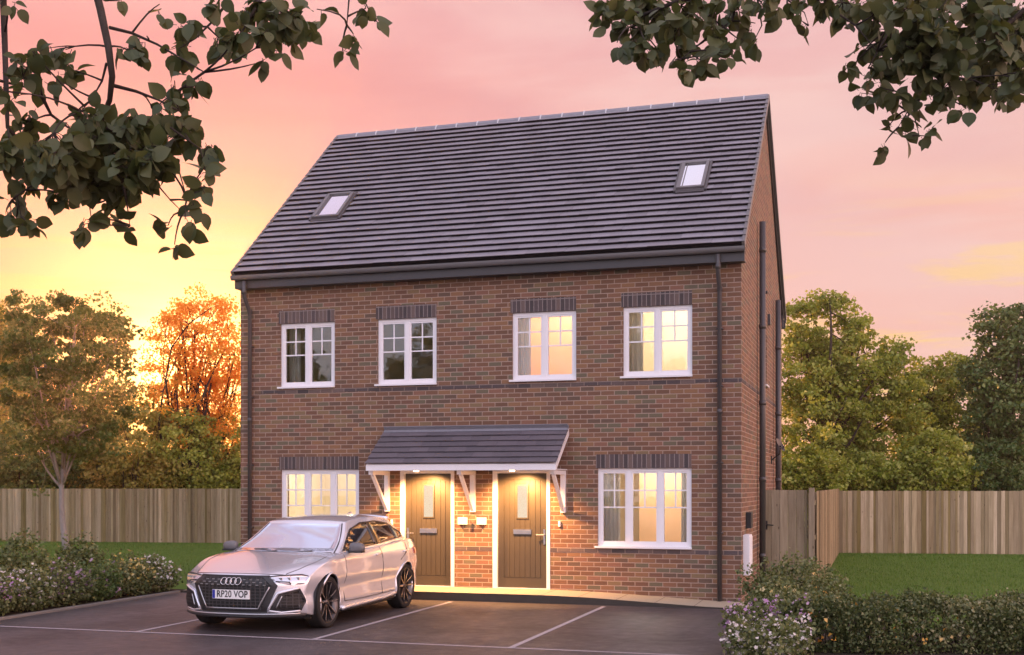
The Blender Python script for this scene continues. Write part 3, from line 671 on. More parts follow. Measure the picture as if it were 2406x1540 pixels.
# ------------------------------------------------------------------ vegetation
def quad_leaves(C, size, rng, sx=.45, up=.3, fold=.25):
    """one folded leaf at each centre"""
    n = len(C); C = np.asarray(C)
    sz = size * rng.uniform(.6, 1.3, n)[:, None]
    t = rng.normal(size=(n, 3)); t[:, 2] -= .2; t /= np.linalg.norm(t, axis=1)[:, None]
    nn = rng.normal(size=(n, 3)); nn[:, 2] += up * 3; s = np.cross(t, nn); s /= np.linalg.norm(s, axis=1)[:, None] + 1e-9
    m = np.cross(s, t)
    a = C - t * sz * .5; b = C + t * sz * .5
    l = C + s * sz * sx + m * sz * fold - t * sz * .08; r = C - s * sz * sx + m * sz * fold - t * sz * .08
    V = np.stack([a, l, b, r], 1).reshape(-1, 3)
    i = np.arange(n) * 4
    F = np.concatenate([np.stack([i, i + 1, i + 2], 1), np.stack([i, i + 2, i + 3], 1)])
    return V, F, np.repeat(rng.random(n), 4)
def np_mesh(name, V, F, rnd, m, parent=None, loc=(0, 0, 0)):
    me = bpy.data.meshes.new(name); k = F.shape[1]
    me.vertices.add(len(V)); me.vertices.foreach_set('co', (V - np.array(loc)).astype(np.float32).ravel())
    me.loops.add(F.size); me.loops.foreach_set('vertex_index', F.astype(np.int32).ravel())
    me.polygons.add(len(F)); me.polygons.foreach_set('loop_start', np.arange(0, F.size, k, dtype=np.int32))
    me.polygons.foreach_set('loop_total', np.full(len(F), k, dtype=np.int32))
    me.update(calc_edges=True)
    at_ = me.attributes.new('rnd', 'FLOAT', 'POINT'); at_.data.foreach_set('value', rnd.astype(np.float32))
    me.materials.append(m); o = bpy.data.objects.new(name, me); COL.objects.link(o)
    if parent is not None: o.parent = parent
    return o
def curve(a, b, rng, bend, n=5, lift=0.):
    a = np.array(a, float); b = np.array(b, float); L_ = np.linalg.norm(b - a)
    mid = rng.normal(size=3) * bend * L_
    return [a + (b - a) * t + mid * math.sin(math.pi * t) * .5 + np.array([0, 0, lift * L_ * math.sin(math.pi * t)]) for t in np.linspace(0, 1, n)]
def tree(name, base, trunk_h, trunk_r, blobs, nleaf, lsize, lm, bm_, label, rng, group=None, limbs=26, sx=.42, clump=.5, shell=.55, twigs=3, stems=1, spread=.15, cat='tree', splay=1.):
    """blobs: (dx, dy, z, rx, ry, rz) ellipsoids that the limbs reach into"""
    base = np.array(base, float); root = empty(name, tuple(base)); tag(root, label, cat, group)
    T = MB(); B = MB()
    vol = np.array([b[3] * b[4] * b[5] for b in blobs]); pv = vol ** .8; pv /= pv.sum()
    stem_pts = []
    for s in range(stems):
        a = 2 * math.pi * s / stems + rng.uniform(0, 1)
        top = np.array([math.cos(a) * spread * (stems > 1), math.sin(a) * spread * (stems > 1), trunk_h])
        p = curve((0, 0, -.1), top, rng, .05, 8); stem_pts.append(p)
        T.tube(p, [trunk_r * (1.35 if i == 0 else 1 - .5 * i / 7) / (stems ** .4) for i in range(8)], 9)
    T.build('trunk', bm_, root, smooth=True)
    ends = []
    for i in range(limbs):
        b = blobs[rng.choice(len(blobs), p=pv)]
        d = rng.normal(size=3); d /= np.linalg.norm(d); r = rng.uniform(.45, .97)
        e = np.array([b[0], b[1], b[2]]) + d * r * np.array(b[3:6])
        sp = stem_pts[i % stems]; k = rng.integers(4, 8) if e[2] > trunk_h * .8 else rng.integers(3, 7)
        st = sp[k]
        if st[2] > e[2] + .4: st = sp[3]
        p = curve(st, e, rng, .16, 6, .05); r0 = trunk_r * rng.uniform(.22, .42)
        B.tube(p, [r0 * (1 - .85 * j / 5) + .004 for j in range(6)], 5); ends.append(e)
        for q in range(twigs):
            j = rng.integers(2, 5); dd = rng.normal(size=3) * np.array(b[3:6]) * .45
            e2 = p[j] + dd; B.tube(curve(p[j], e2, rng, .15, 4), [r0 * .35, r0 * .25, r0 * .15, .004], 4); ends.append(e2)
    B.build('branches', bm_, root, smooth=True)
    # leaf clumps: at branch ends and through the shell of each blob
    cc = list(ends); nshell = int(len(ends) * shell * 3)
    for i in range(nshell):
        b = blobs[rng.choice(len(blobs), p=pv)]; d = rng.normal(size=3); d /= np.linalg.norm(d)
        cc.append(np.array(b[:3]) + d * rng.uniform(.55, 1.0) * np.array(b[3:6]))
    cc = np.array(cc); cc = cc[cc[:, 2] > .25]
    wts = rng.uniform(.3, 1.6, len(cc)); wts /= wts.sum()
    idx = rng.choice(len(cc), nleaf, p=wts); cr = clump * rng.uniform(.6, 1.25, len(cc))
    off = rng.normal(size=(nleaf, 3)); off /= np.linalg.norm(off, axis=1)[:, None]; off *= (rng.random(nleaf) ** .45)[:, None]
    off[:, 2] *= .62
    C = cc[idx] + off * cr[idx][:, None]
    C = C[C[:, 2] > .05]
    V, F, r = quad_leaves(C, lsize, rng, sx)
    # each clump leans light or dark as a whole
    cl = rng.random(len(cc)); r = np.clip(r * .6 + np.repeat(cl[idx][:len(C)], 4) * .4, 0, 1)
    np_mesh('crown', V, F, r, lm, root)
    return root
rg_ = lambda s: np.random.default_rng(s)
def pos(px, d, z=0):
    p = at(px, 1140, d); return (p.x, p.y, z - .03)
def PX(px0, px, d): return (px - px0) / 2786 * d          # sideways metres at distance d
def HZ(py, d): return 1.85 + (1140 - py) / 2786 * d
def blob(px0, d, px, py, rpx, rpz, depth=1., dd=0.):
    s = PX(px0, px, d); v = RT * s + FW * dd; r = rpx / 2786 * d
    return (v.x, v.y, HZ(py, d), r, r * depth, rpz / 2786 * d)
# young tree on the left lawn
d = 34.3; b0 = 157
tree('young_lawn_tree', pos(b0, d), 3.3, .095, [blob(b0, d, x, y, a, c) for x, y, a, c in ((150, 800, 130, 115), (90, 900, 105, 105), (225, 900, 98, 105), (150, 1000, 130, 90), (55, 1010, 80, 85), (235, 1020, 65, 65), (110, 730, 85, 55), (260, 800, 60, 60), (200, 740, 85, 55), (50, 830, 65, 70))],
     27000, .115, M['leaf_young'], M['bark'], 'slender young tree with grey trunk standing on the lawn before the left fence', rg_(3), limbs=34, clump=.36, shell=.5)
# trees beyond the left fence
d = 46.; b0 = 20
tree('broadleaf_tree', pos(-60, 47), 4.0, .2, [blob(-60, 47, x, y, a, c) for x, y, a, c in ((-60, 850, 120, 150), (20, 800, 70, 120), (10, 980, 110, 130), (-90, 1040, 110, 100))],
     22000, .15, M['leaf_olive'], M['darkbark'], 'yellow green tree beyond the fence at the far left edge', rg_(4), 'trees beyond the fences', limbs=30, clump=.6)
d = 44.; b0 = 455
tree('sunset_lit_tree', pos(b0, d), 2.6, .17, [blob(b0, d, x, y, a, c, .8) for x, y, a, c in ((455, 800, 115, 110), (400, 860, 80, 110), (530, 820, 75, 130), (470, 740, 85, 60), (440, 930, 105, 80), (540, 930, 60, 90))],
     19000, .100, M['leaf_sun'], M['darkbark'], 'thin crowned tree beyond the left fence with the sunset glow put into its leaf colour', rg_(5), 'trees beyond the fences', limbs=46, stems=5, spread=1.0, twigs=4, clump=.45, shell=.35)
d = 43.; 
for i, (px, rp, top, lab, mt_, sd) in enumerate([(300, 110, 885, 'broad olive bush tree beyond the left fence between the young tree and the sunset', 'leaf_olive', 21), (430, 100, 960, 'low leafy green bush below the sunset lit tree, beyond the left fence', 'leaf_green', 22), (530, 80, 965, 'green bush beyond the left fence touching the left side of the house', 'leaf_green', 23), (60, 120, 990, 'dark green bush beyond the fence behind the lower part of the young tree', 'leaf_dark', 24), (200, 90, 1050, 'low dark bush beyond the fence right behind the young tree trunk', 'leaf_dark', 25)]):
    dd = 42.5 + (i % 3) * .8; hh = (1175 - top) / 2
    tree('bush_tree', pos(px, dd), .9, .09, [blob(px, dd, px, top + hh, rp, hh), blob(px, dd, px - rp * .5, 1120, rp * .7, 50), blob(px, dd, px + rp * .5, 1115, rp * .7, 55)],
         13000, .13, M[mt_], M['darkbark'], lab, rg_(sd), 'bushes beyond the fences', limbs=24, stems=3, spread=.3, clump=.42, cat='bush')
# trees to the right of the house
d = 41.; b0 = 1925
tree('tall_green_tree', pos(b0, d), 5.4, .22, [blob(b0, d, x, y, a, c) for x, y, a, c in ((1930, 760, 85, 80), (1900, 880, 95, 120), (2010, 870, 110, 110), (1940, 1020, 130, 110), (2080, 900, 65, 80), (2060, 1020, 100, 100), (1870, 760, 40, 70), (1990, 740, 50, 45), (2100, 830, 50, 50), (2135, 960, 60, 90))],
     36000, .135, M['leaf_green'], M['darkbark'], 'tall leafy green tree beyond the right fence beside the gable, highest on that side', rg_(6), 'trees beyond the fences', limbs=52, clump=.45, shell=.5)
b0 = 2190
tree('open_branched_tree', pos(b0, 44), 3.0, .14, [blob(b0, 44, x, y, a, c) for x, y, a, c in ((2190, 900, 80, 65), (2240, 880, 60, 55), (2130, 900, 45, 50), (2150, 950, 70, 70), (2240, 990, 70, 70), (2180, 860, 40, 30))],
     17000, .13, M['leaf_green'], M['darkbark'], 'thin open tree with dark branches showing between the two fuller trees on the right', rg_(7), 'trees beyond the fences', limbs=34, stems=2, spread=.5, clump=.38, shell=.3)
b0 = 2370
tree('dark_crowned_tree', pos(b0, 40), 5.2, .2, [blob(b0, 40, x, y, a, c) for x, y, a, c in ((2360, 770, 65, 65), (2420, 820, 80, 90), (2330, 890, 75, 80), (2400, 980, 110, 110), (2320, 1010, 65, 80), (2300, 790, 32, 28))],
     23000, .135, M['leaf_dark'], M['darkbark'], 'dark green full tree at the far right edge beyond the fence', rg_(8), 'trees beyond the fences', limbs=44, clump=.42)
for i, (px, rp, top, lab, mt_, sd) in enumerate([(1890, 90, 1040, 'bright green bush over the fence at the foot of the tall tree by the gable', 'leaf_green', 31), (2040, 95, 1065, 'low green bush behind the right fence left of the open tree', 'leaf_green', 32), (2190, 90, 1010, 'green bush behind the right fence under the open tree', 'leaf_green', 33), (2320, 95, 1030, 'dark low bush behind the right fence at the foot of the dark tree', 'leaf_dark', 34)]):
    dd = 38.5 + (i % 2) * .8; hh = (1175 - top) / 2
    tree('bush_tree', pos(px, dd), .8, .08, [blob(px, dd, px, top + hh, rp, hh), blob(px, dd, px - rp * .5, 1125, rp * .7, 45), blob(px, dd, px + rp * .5, 1120, rp * .7, 50)],
         13000, .125, M[mt_], M['darkbark'], lab, rg_(sd), 'bushes beyond the fences', limbs=22, stems=3, spread=.3, clump=.40, cat='bush')

# shrubs and flowers in the beds
def shrub(name, x, y, h, rx, ry, nl, lm, label, seed, flowers=None, nf=0, fs=.035, ls=.05, group=None, box=False, fm=None, cat='shrub', sx=.42, topf=.5):
    rng = rg_(seed); root = empty(name, (x, y, .01)); tag(root, label, cat, group)
    st = MB()
    for i in range(14 if not box else 50):
        a = rng.uniform(0, 2 * math.pi); r = rng.random() ** .5
        if box: e = np.array([rng.uniform(-rx, rx) * .9, rng.uniform(-ry, ry) * .8, h * rng.uniform(.5, .95)]); s0 = e * np.array([.95, .5, 0])
        else: e = np.array([math.cos(a) * rx * r * .9, math.sin(a) * ry * r * .9, h * rng.uniform(.55, .9) * (1 - .3 * r)]); s0 = e * np.array([.06, .06, 0])
        st.tube(curve(s0, e, rng, .12, 4), [.009, .007, .005, .003], 4)
    st.build('stems', M['darkbark'], root)
    k = max(40, nl // 28)
    if box:
        c = np.stack([rng.uniform(-rx, rx, k * 2), rng.uniform(-ry, ry, k * 2), rng.uniform(.05, h, k * 2)], 1)
        # gather towards the clipped faces
        ax = rng.integers(0, 4, len(c)); c[ax == 0, 2] = h * rng.uniform(.88, 1.0, (ax == 0).sum()); c[ax == 1, 1] = -ry * rng.uniform(.85, 1, (ax == 1).sum()); c[ax == 2, 0] = rx * rng.choice([-1, 1], (ax == 2).sum()) * .95
    else:
        dd = rng.normal(size=(k * 2, 3)); dd /= np.linalg.norm(dd, axis=1)[:, None]; dd[:, 2] = dd[:, 2] * .5 + .5
        rr = rng.uniform(.5, 1.0, k * 2)[:, None]
        c = dd * rr * np.array([rx, ry, h]) ; c[:, 2] = np.maximum(c[:, 2], rng.uniform(.03, .25, len(c)) * h)
        c *= 1 + .12 * np.sin(c[:, :1] * 9 + seed) 
    i = rng.integers(0, len(c), nl); C = c[i] + rng.normal(size=(nl, 3)) * .045 * (1 if h < 1 else 1.5)
    C = C[C[:, 2] > .0]
    V, F, r = quad_leaves(C, ls, rng, sx)
    np_mesh('foliage', V, F, np.clip(r * .6 + np.repeat(rng.random(len(c))[i][:len(C)], 4) * .4, 0, 1), lm, root)
    if nf:
        j = rng.integers(0, len(c), nf); P = c[j] * 1.03 + rng.normal(size=(nf, 3)) * .03; P[:, 2] = np.maximum(P[:, 2] + .02, .06)
        P = P[(P[:, 2] > h * (1 - topf) * rng.random(len(P)) * 1.2)]
        # each flower: five petals in a fan
        m_ = len(P); ax = np.stack([rng.normal(size=m_) * .5, rng.normal(size=m_) * .5 - .55, np.ones(m_) * .8], 1); ax /= np.linalg.norm(ax, axis=1)[:, None]
        u = np.cross(ax, rng.normal(size=(m_, 3))); u /= np.linalg.norm(u, axis=1)[:, None]; v = np.cross(ax, u)
        s = fs * rng.uniform(.6, 1.2, m_)[:, None]; Vs = []; Fs = []; n_ = 0
        for q in range(5):
            a = 2 * math.pi * q / 5; dd = u * math.cos(a) + v * math.sin(a); e = u * math.cos(a + 1.57) + v * math.sin(a + 1.57)
            Vs.append(np.stack([P, P + dd * s * .6 + e * s * .38 + ax * s * .12, P + dd * s + ax * s * .2, P + dd * s * .6 - e * s * .38 + ax * s * .12], 1).reshape(-1, 3))
            i4 = np.arange(m_) * 4 + n_; n_ += m_ * 4; Fs.append(np.stack([i4, i4 + 1, i4 + 2, i4 + 3], 1))
        r = np.tile(np.repeat(rng.random(m_), 4), 5)
        np_mesh('blossom', np.concatenate(Vs), np.concatenate(Fs), r, fm, root)
    return root
G1 = 'flowering plants along the left bed'
shrub('flowering_shrub', -9.93, -6.1, .60, .52, .50, 5200, M['leaf_shrub'], 'lilac pink flowering plant at the near left end of the bed', 41, nf=800, fs=.027, fm=M['petal_pink'], group=G1)
shrub('flowering_shrub', -9.93, -5.2, .60, .50, .48, 5200, M['leaf_shrub'], 'lilac pink flowering plant, second from the near end of the left bed', 42, nf=900, fs=.027, fm=M['petal_pink'], group=G1)
shrub('flowering_shrub', -9.93, -4.35, .62, .48, .45, 5000, M['leaf_shrub'], 'plant with pale pink and white blooms in the middle of the left bed', 43, nf=560, fs=.027, fm=M['petal_white'], group=G1)
shrub('flowering_shrub', -9.93, -3.5, .62, .50, .48, 5000, M['leaf_shrub'], 'mauve flowered dark plant just right of the middle of the left bed', 44, nf=600, fs=.027, fm=M['petal_purple'], group=G1)
shrub('flowering_shrub', -9.98, -2.6, .60, .48, .48, 3800, M['leaf_dark'], 'dark green plant with few mauve blooms beside the yellow flowers', 45, nf=110, fm=M['petal_purple'], group=G1)
shrub('flowering_shrub', -9.93, -1.75, .62, .46, .48, 4800, M['leaf_shrub'], 'yellow flowered plant near the far end of the left bed', 46, nf=750, fs=.027, fm=M['petal_yellow'], group=G1)
shrub('flowering_shrub', -9.90, -1.0, .58, .44, .42, 3200, M['leaf_shrub'], 'cream flowered plant at the far end of the left bed nearest the car', 47, nf=600, fs=.026, fm=M['petal_white'], group=G1)
G2 = 'green shrubs at the back of the left bed'
for i, (x, y, h, r, lab) in enumerate([(-11.0, -5.6, .72, .42, 'low dark shrub at the back of the left bed, leftmost'), (-10.9, -4.3, .88, .45, 'loose green shrub at the back of the left bed left of the young tree trunk'), (-10.8, -3.2, 1.0, .50, 'tallest leafy shrub at the back of the left bed'), (-10.7, -1.9, .98, .42, 'upright green shrub behind the yellow flowers')]):
    shrub('garden_shrub', x, y, h, r, r, 5000, M['leaf_shrub'], lab, 50 + i, group=G2, ls=.055)
shrub('flowering_shrub', -11.0, -6.6, .62, .5, .5, 3200, M['leaf_dark'], 'mauve plant at the back of the left bed by the picture edge', 56, nf=160, fm=M['petal_purple'], group=G1)
# right hand side
def hedge():
    rng = rg_(60); root = empty('clipped_hedge', (1.15, -5.45, .01)); a = math.radians(9)
    tag(root, 'low clipped dark green hedge with bronze tips along the front of the right lawn', 'hedge')
    root.rotation_euler = (0, 0, a + .12)
    Lh, Dh, Hh = 4.6, .9, .52
    def face(n):
        k = rng.random(n); s = rng.uniform(-.1, Lh, n); 
        top = k < .34; fr_ = (k >= .34) & (k < .80)
        z = np.where(top, Hh - np.abs(rng.normal(size=n)) * .04, rng.uniform(.02, Hh, n)); y = np.where(fr_, -np.abs(rng.normal(size=n)) * .03 , rng.uniform(0, Dh, n))
        z = z + .035 * np.sin(s * 5.1) * (z > Hh * .7) + .02 * np.sin(s * 13 + y * 7) * (z > Hh * .7); y = y + .04 * np.sin(s * 4.3 + 1) + .03 * np.sin(z * 9 + s * 3)
        return np.stack([s, y, z], 1)
    cl = face(1500); nl = 36000; i = rng.integers(0, len(cl), nl); C = cl[i] + rng.normal(size=(nl, 3)) * .042; C = C[C[:, 2] > 0]
    V, F, r = quad_leaves(C, .040, rng, .42)
    np_mesh('foliage', V, F, np.clip(r * .7 + np.repeat(rng.random(1500)[i][:len(C)], 4) * .3, 0, 1), M['leaf_hedge'], root)
    st = MB(); st.tube([(0, .45, .012), (Lh / 2, .45, .012), (Lh, .45, .012)], .02, 6)
    for q in range(120):
        e = np.array([rng.uniform(0, Lh), rng.uniform(.05, Dh * .9), rng.uniform(.2, .47)]); st.tube(curve((e[0] + rng.normal() * .08, .45, .012), e, rng, .1, 4), [.009, .007, .005, .003], 4)
    st.build('stems', M['darkbark'], root)
    P = face(90); P[:, 0] *= .45; P = P[P[:, 2] > .1]; P[:, 1] -= .03
    V, F, r = quad_leaves(P, .05, rng, .45); np_mesh('blossom', V, F, r, M['petal_orange'], root)
hedge()
shrub('daisy_bush', .90, -5.35, .60, .46, .52, 3800, M['leaf_shrub'], 'pink and white daisy bush spilling over the kerb at the near end of the hedge', 61, nf=900, fm=M['petal_pink'], fs=.023, topf=.95)
shrub('daisy_bush', .95, -6.15, .46, .42, .50, 3000, M['leaf_shrub'], 'low white flowered bush at the bottom edge beside the kerb', 62, nf=700, fm=M['petal_white'], fs=.021, topf=.95)
shrub('garden_shrub', .84, -1.75, .86, .62, .55, 5600, M['leaf_shrub'], 'rounded pale green shrub by the gable corner in front of the gate', 63, ls=.05)
shrub('garden_shrub', 1.35, -2.6, .68, .42, .5, 5000, M['leaf_shrub'], 'lower bronze tinted shrub between the hedge and the gate', 64, nf=50, fm=M['petal_orange'], ls=.045)
shrub('garden_shrub', .85, -3.5, .62, .45, .5, 4800, M['leaf_shrub'], 'small leafy shrub between the daisy bush and the rounded shrub', 65, nf=60, fm=M['petal_yellow'], ls=.045)

# lawn grass
rng = rg_(70); n = 90000
x = np.concatenate([rng.uniform(-27, -11.3, n // 2), rng.uniform(1.0, 9, n // 2)])
yl = rng.uniform(-6, 14.6, n // 2) ; yr = rng.uniform(-4.4, 15.6, n // 2); y = np.concatenate([yl, yr])
ok = (((x < -11.3) & (y < 13.8 + .16 * (x + 27.6))) | ((x > 1.0) & (y < 15.2 + .17 * (x - 1)) & ((x > 2.2) | (y > -.6)))); x = x[ok]; y = y[ok]; n = len(x)
h = rng.uniform(.025, .06, n); a = rng.uniform(0, 6.28, n); wv = .006
V = np.stack([np.stack([x - wv * np.cos(a), y - wv * np.sin(a), np.full(n, -.03)], 1), np.stack([x + wv * np.cos(a), y + wv * np.sin(a), np.full(n, -.03)], 1), np.stack([x + rng.normal(size=n) * .015, y + rng.normal(size=n) * .015, -.03 + h], 1)], 1).reshape(-1, 3)
i = np.arange(n) * 3; o = np_mesh('grass', V, np.stack([i, i + 1, i + 2], 1), np.repeat(rng.random(n), 3), M['blade'])
tag(o, 'short green lawn grass either side of the house', 'grass', kind='stuff')

# ------------------------------------------------------------------ overhanging leaves near the street
def big_leaf_template():
    # ovate leaf 1 long, pointed, folded on the midrib: rows of (t, halfwidth)
    rows = [(0, 0), (.07, .19), (.24, .34), (.46, .385), (.68, .32), (.86, .16), (1.0, 0)]
    V = []; F = []
    for t, w_ in rows:
        z = -.16 * (t - .3) ** 2
        V.append((t, 0, z))
        if w_: V += [(t - .02, w_, z + w_ * .16), (t - .02, -w_, z + w_ * .16)]
    # indices: row0:0, row k:1+3(k-1)..., last:16
    c = lambda k: 0 if k == 0 else (1 + 3 * (k - 1)); l = lambda k: c(k) + 1; r = lambda k: c(k) + 2
    F += [(0, c(1), l(1)), (0, r(1), c(1))]
    for k in range(1, 5): F += [(c(k), c(k + 1), l(k + 1)), (c(k), l(k + 1), l(k)), (c(k), r(k + 1), c(k + 1)), (c(k), r(k), r(k + 1))]
    F += [(c(5), c(6), l(5)), (c(5), r(5), c(6))]
    return np.array(V), np.array(F)
LV, LF = big_leaf_template()
def overhang(name, label, trunk, limbs, clusters, depth, seed, scale=1.):
    """limbs: list of (pixel path, radius); clusters: (px, py, radius px, leaves)"""
    rng = rg_(seed); root = empty(name, trunk); tag(root, label, 'tree')
    T = MB(); t0 = Vector(trunk)
    def loc(px, py, dd=0.): return np.array(at(px, py, depth + dd)) - np.array(trunk)
    top = np.array([0, 0, 5.6]); T.tube(curve((0, 0, -.1), top, rng, .04, 10), [.20, .17, .155, .15, .14, .13, .125, .12, .11, .10], 12)
    T.build('trunk', M['darkbark'], root, smooth=True)
    B = MB(); nodes = []
    for path, r, dd in limbs:
        P = [loc(x, y, dd + .12 * math.sin(i * 1.3)) for i, (x, y) in enumerate(path)]
        if r > .018: P = [np.array([0, 0, 4.6])] + [np.array([0, 0, 4.6]) * .55 + P[0] * .45 + np.array([0, 0, .45])] + P
        n_ = len(P); B.tube(P, [r * (1 - .7 * i / (n_ - 1)) for i in range(n_)], 7)
        nodes += [(p + (q - p) * t) for p, q in zip(P, P[1:]) for t in (0, .33, .66)] + [P[-1]]
    nodes = np.array(nodes); Vs = []; Fs = []; Rs = []; k = 0
    def put(p, s, ax, nrm_, r):
        nonlocal k
        ax = ax / np.linalg.norm(ax); sd = np.cross(nrm_, ax); sd /= np.linalg.norm(sd) + 1e-9; nn = np.cross(ax, sd)
        wv = rng.uniform(.85, 1.15)
        V_ = p + (LV[:, :1] * ax + LV[:, 1:2] * sd * wv + LV[:, 2:3] * nn * rng.uniform(.3, 2.2)) * s
        Vs.append(V_); Fs.append(LF + k); Rs.append(np.full(len(LV), r)); k += len(LV)
    for px, py, rp, nlv in clusters:
        ddc = rng.uniform(-.35, .35); c = loc(px, py, ddc)
        j = np.argmin(np.linalg.norm(nodes - c, axis=1)); st = nodes[j]
        tw = curve(st, c, rng, .10, 5, .04); B.tube(tw, [.0055, .0045, .004, .003, .0022], 5)
        rr = rp / 2786 * depth; nt_ = max(1, nlv // 5)
        for t in range(nt_):
            dv = rng.normal(size=3); dv /= np.linalg.norm(dv); e = c + dv * rr * rng.random() ** .5 * np.array([1, 1, 1.])
            if nt_ > 1: B.tube(curve(tw[3], e, rng, .12, 4), [.003, .0026, .002, .0016], 4)
            m_ = min(nlv, 5)
            for q in range(m_):
                b = e + rng.normal(size=3) * .012
                ax = rng.normal(size=3); ax[2] -= .9; nm = rng.normal(size=3)
                view = -np.array(FW); nm = nm * .8 + view * rng.choice([1., .8, .1], p=[.5, .3, .2]) + np.array([0, 0, .3])
                s = .080 * scale * rng.uniform(.62, 1.15); ax /= np.linalg.norm(ax)
                B.tube([b, b + ax * .018], [.0015, .0012], 4, False); put(b + ax * .016, s, ax, nm, rng.random() * .7 + .3 * ((q + t) % 3) / 2)
    B.build('branches', M['darkbark'], root, smooth=True)
    o = np_mesh('leaves', np.concatenate(Vs), np.concatenate(Fs), np.concatenate(Rs), M['leaf_big'], root)
tl = at(-420, 1140, 5.2)
limbsL = [([(150, -120), (215, -60), (236, 20), (255, 110), (264, 180), (258, 235), (232, 300), (190, 350)], .026, 0),
          ([(0, -90), (8, 0), (12, 120), (16, 250), (18, 300), (60, 350)], .022, .15),
          ([(262, 200), (320, 215), (372, 235), (420, 260)], .009, 0), ([(258, 65), (310, 78), (370, 105), (430, 140), (480, 170)], .008, 0),
          ([(480, 170), (430, 205), (380, 240), (345, 290)], .006, 0), ([(250, 150), (240, 190), (218, 230), (190, 262)], .006, 0),
          ([(100, 230), (120, 270), (160, 300), (250, 330)], .009, .1), ([(0, 190), (60, 205), (95, 225)], .007, .1), ([(250, 300), (330, 340), (420, 400), (440, 470)], .007, 0),
          ([(370, -110), (450, -60), (540, -20), (620, 10), (700, 40)], .019, .2), ([(540, 0), (500, 50), (460, 90), (420, 115)], .007, .1), ([(600, 20), (560, 90), (580, 140)], .006, .1),
          ([(700, -60), (790, -40), (820, 0), (815, 60)], .008, .2), ([(820, -20), (860, 10), (880, 50)], .005, .2), ([(370, 435), (400, 470), (430, 500)], .004, 0), ([(100, 420), (40, 460), (50, 510)], .005, 0),
          ([(180, 430), (210, 480), (215, 520)], .005, 0), ([(290, 440), (300, 490), (305, 530)], .005, 0), ([(400, 300), (470, 350), (490, 420)], .005, 0)]
clL = [(15, 20, 22, 8), (75, 120, 25, 8), (140, 115, 28, 14), (40, 160, 32, 16), (95, 165, 40, 20), (170, 165, 28, 14), (20, 215, 30, 12), (150, 195, 28, 8),
       (345, 85, 26, 8), (310, 125, 24, 10), (420, 100, 30, 16), (440, 70, 22, 10), (410, 190, 20, 5), (520, 95, 28, 14), (560, 75, 35, 24), (600, 30, 48, 45), (665, 35, 48, 50), (700, 70, 30, 22), (640, 85, 34, 18), (560, 130, 25, 8), (600, 150, 22, 6), (745, 22, 14, 4), (470, 60, 25, 8), (285, 0, 10, 4),
       (375, 10, 10, 3), (860, 20, 28, 8), (885, 45, 14, 4), (830, 80, 22, 8), (805, 120, 24, 8), (490, 10, 30, 10),
       (465, 200, 22, 7), (470, 165, 16, 5), (425, 245, 26, 12), (390, 240, 18, 8), (360, 262, 24, 10), (225, 258, 25, 10), (180, 262, 22, 10), (430, 300, 42, 38), (400, 350, 36, 28), (465, 340, 18, 8), (490, 345, 20, 7), (500, 385, 16, 5), (475, 425, 18, 7), (480, 395, 16, 5), (470, 450, 12, 4),
       (60, 300, 50, 44), (30, 360, 45, 44), (120, 340, 50, 56), (180, 320, 50, 52), (245, 310, 52, 56), (300, 290, 42, 36), (310, 350, 52, 66), (240, 370, 55, 76), (170, 390, 50, 62), (330, 400, 48, 60), (280, 420, 50, 66), (220, 430, 44, 46), (120, 400, 42, 36), (60, 400, 38, 26), (360, 370, 32, 30), (130, 450, 28, 16), (270, 460, 28, 18),
       (20, 480, 28, 10), (55, 475, 18, 5), (60, 525, 24, 10), (40, 530, 18, 4), (215, 520, 28, 12), (250, 515, 22, 6), (300, 535, 22, 8), (395, 530, 22, 7), (435, 515, 20, 7), (410, 575, 20, 7), (470, 485, 14, 4), (445, 470, 14, 3)]
overhang('overhanging_tree', 'dark leafed branches hanging into the sky from a tree beyond the upper left', tl, limbsL, clL, 5.2, 81)
tr_ = at(2900, 1140, 5.6)
limbsR = [([(2500, -140), (2350, -100), (2150, -70), (1950, -50), (1750, -30), (1600, 0), (1500, 40)], .028, 0), ([(2480, -30), (2400, 30), (2330, 90), (2260, 150), (2200, 200), (2130, 260)], .022, .15),
          ([(2150, -60), (2120, 20), (2080, 90), (2040, 160)], .010, 0), ([(1500, 30), (1450, 20), (1410, 35)], .006, 0), ([(1740, -30), (1720, 50), (1660, 90), (1600, 140)], .008, .1),
          ([(1500, 60), (1540, 110), (1520, 140)], .005, 0), ([(2190, 200), (2140, 250), (2110, 300)], .005, 0), ([(2130, 230), (2150, 280), (2160, 320)], .005, 0), ([(1780, 0), (1790, 60), (1770, 100)], .005, 0),
          ([(1900, -50), (1950, 20), (2010, 60), (2060, 120)], .008, 0), ([(2300, 100), (2350, 170), (2360, 250)], .007, .1), ([(1850, 0), (1890, 30), (1900, 60)], .004, 0)]
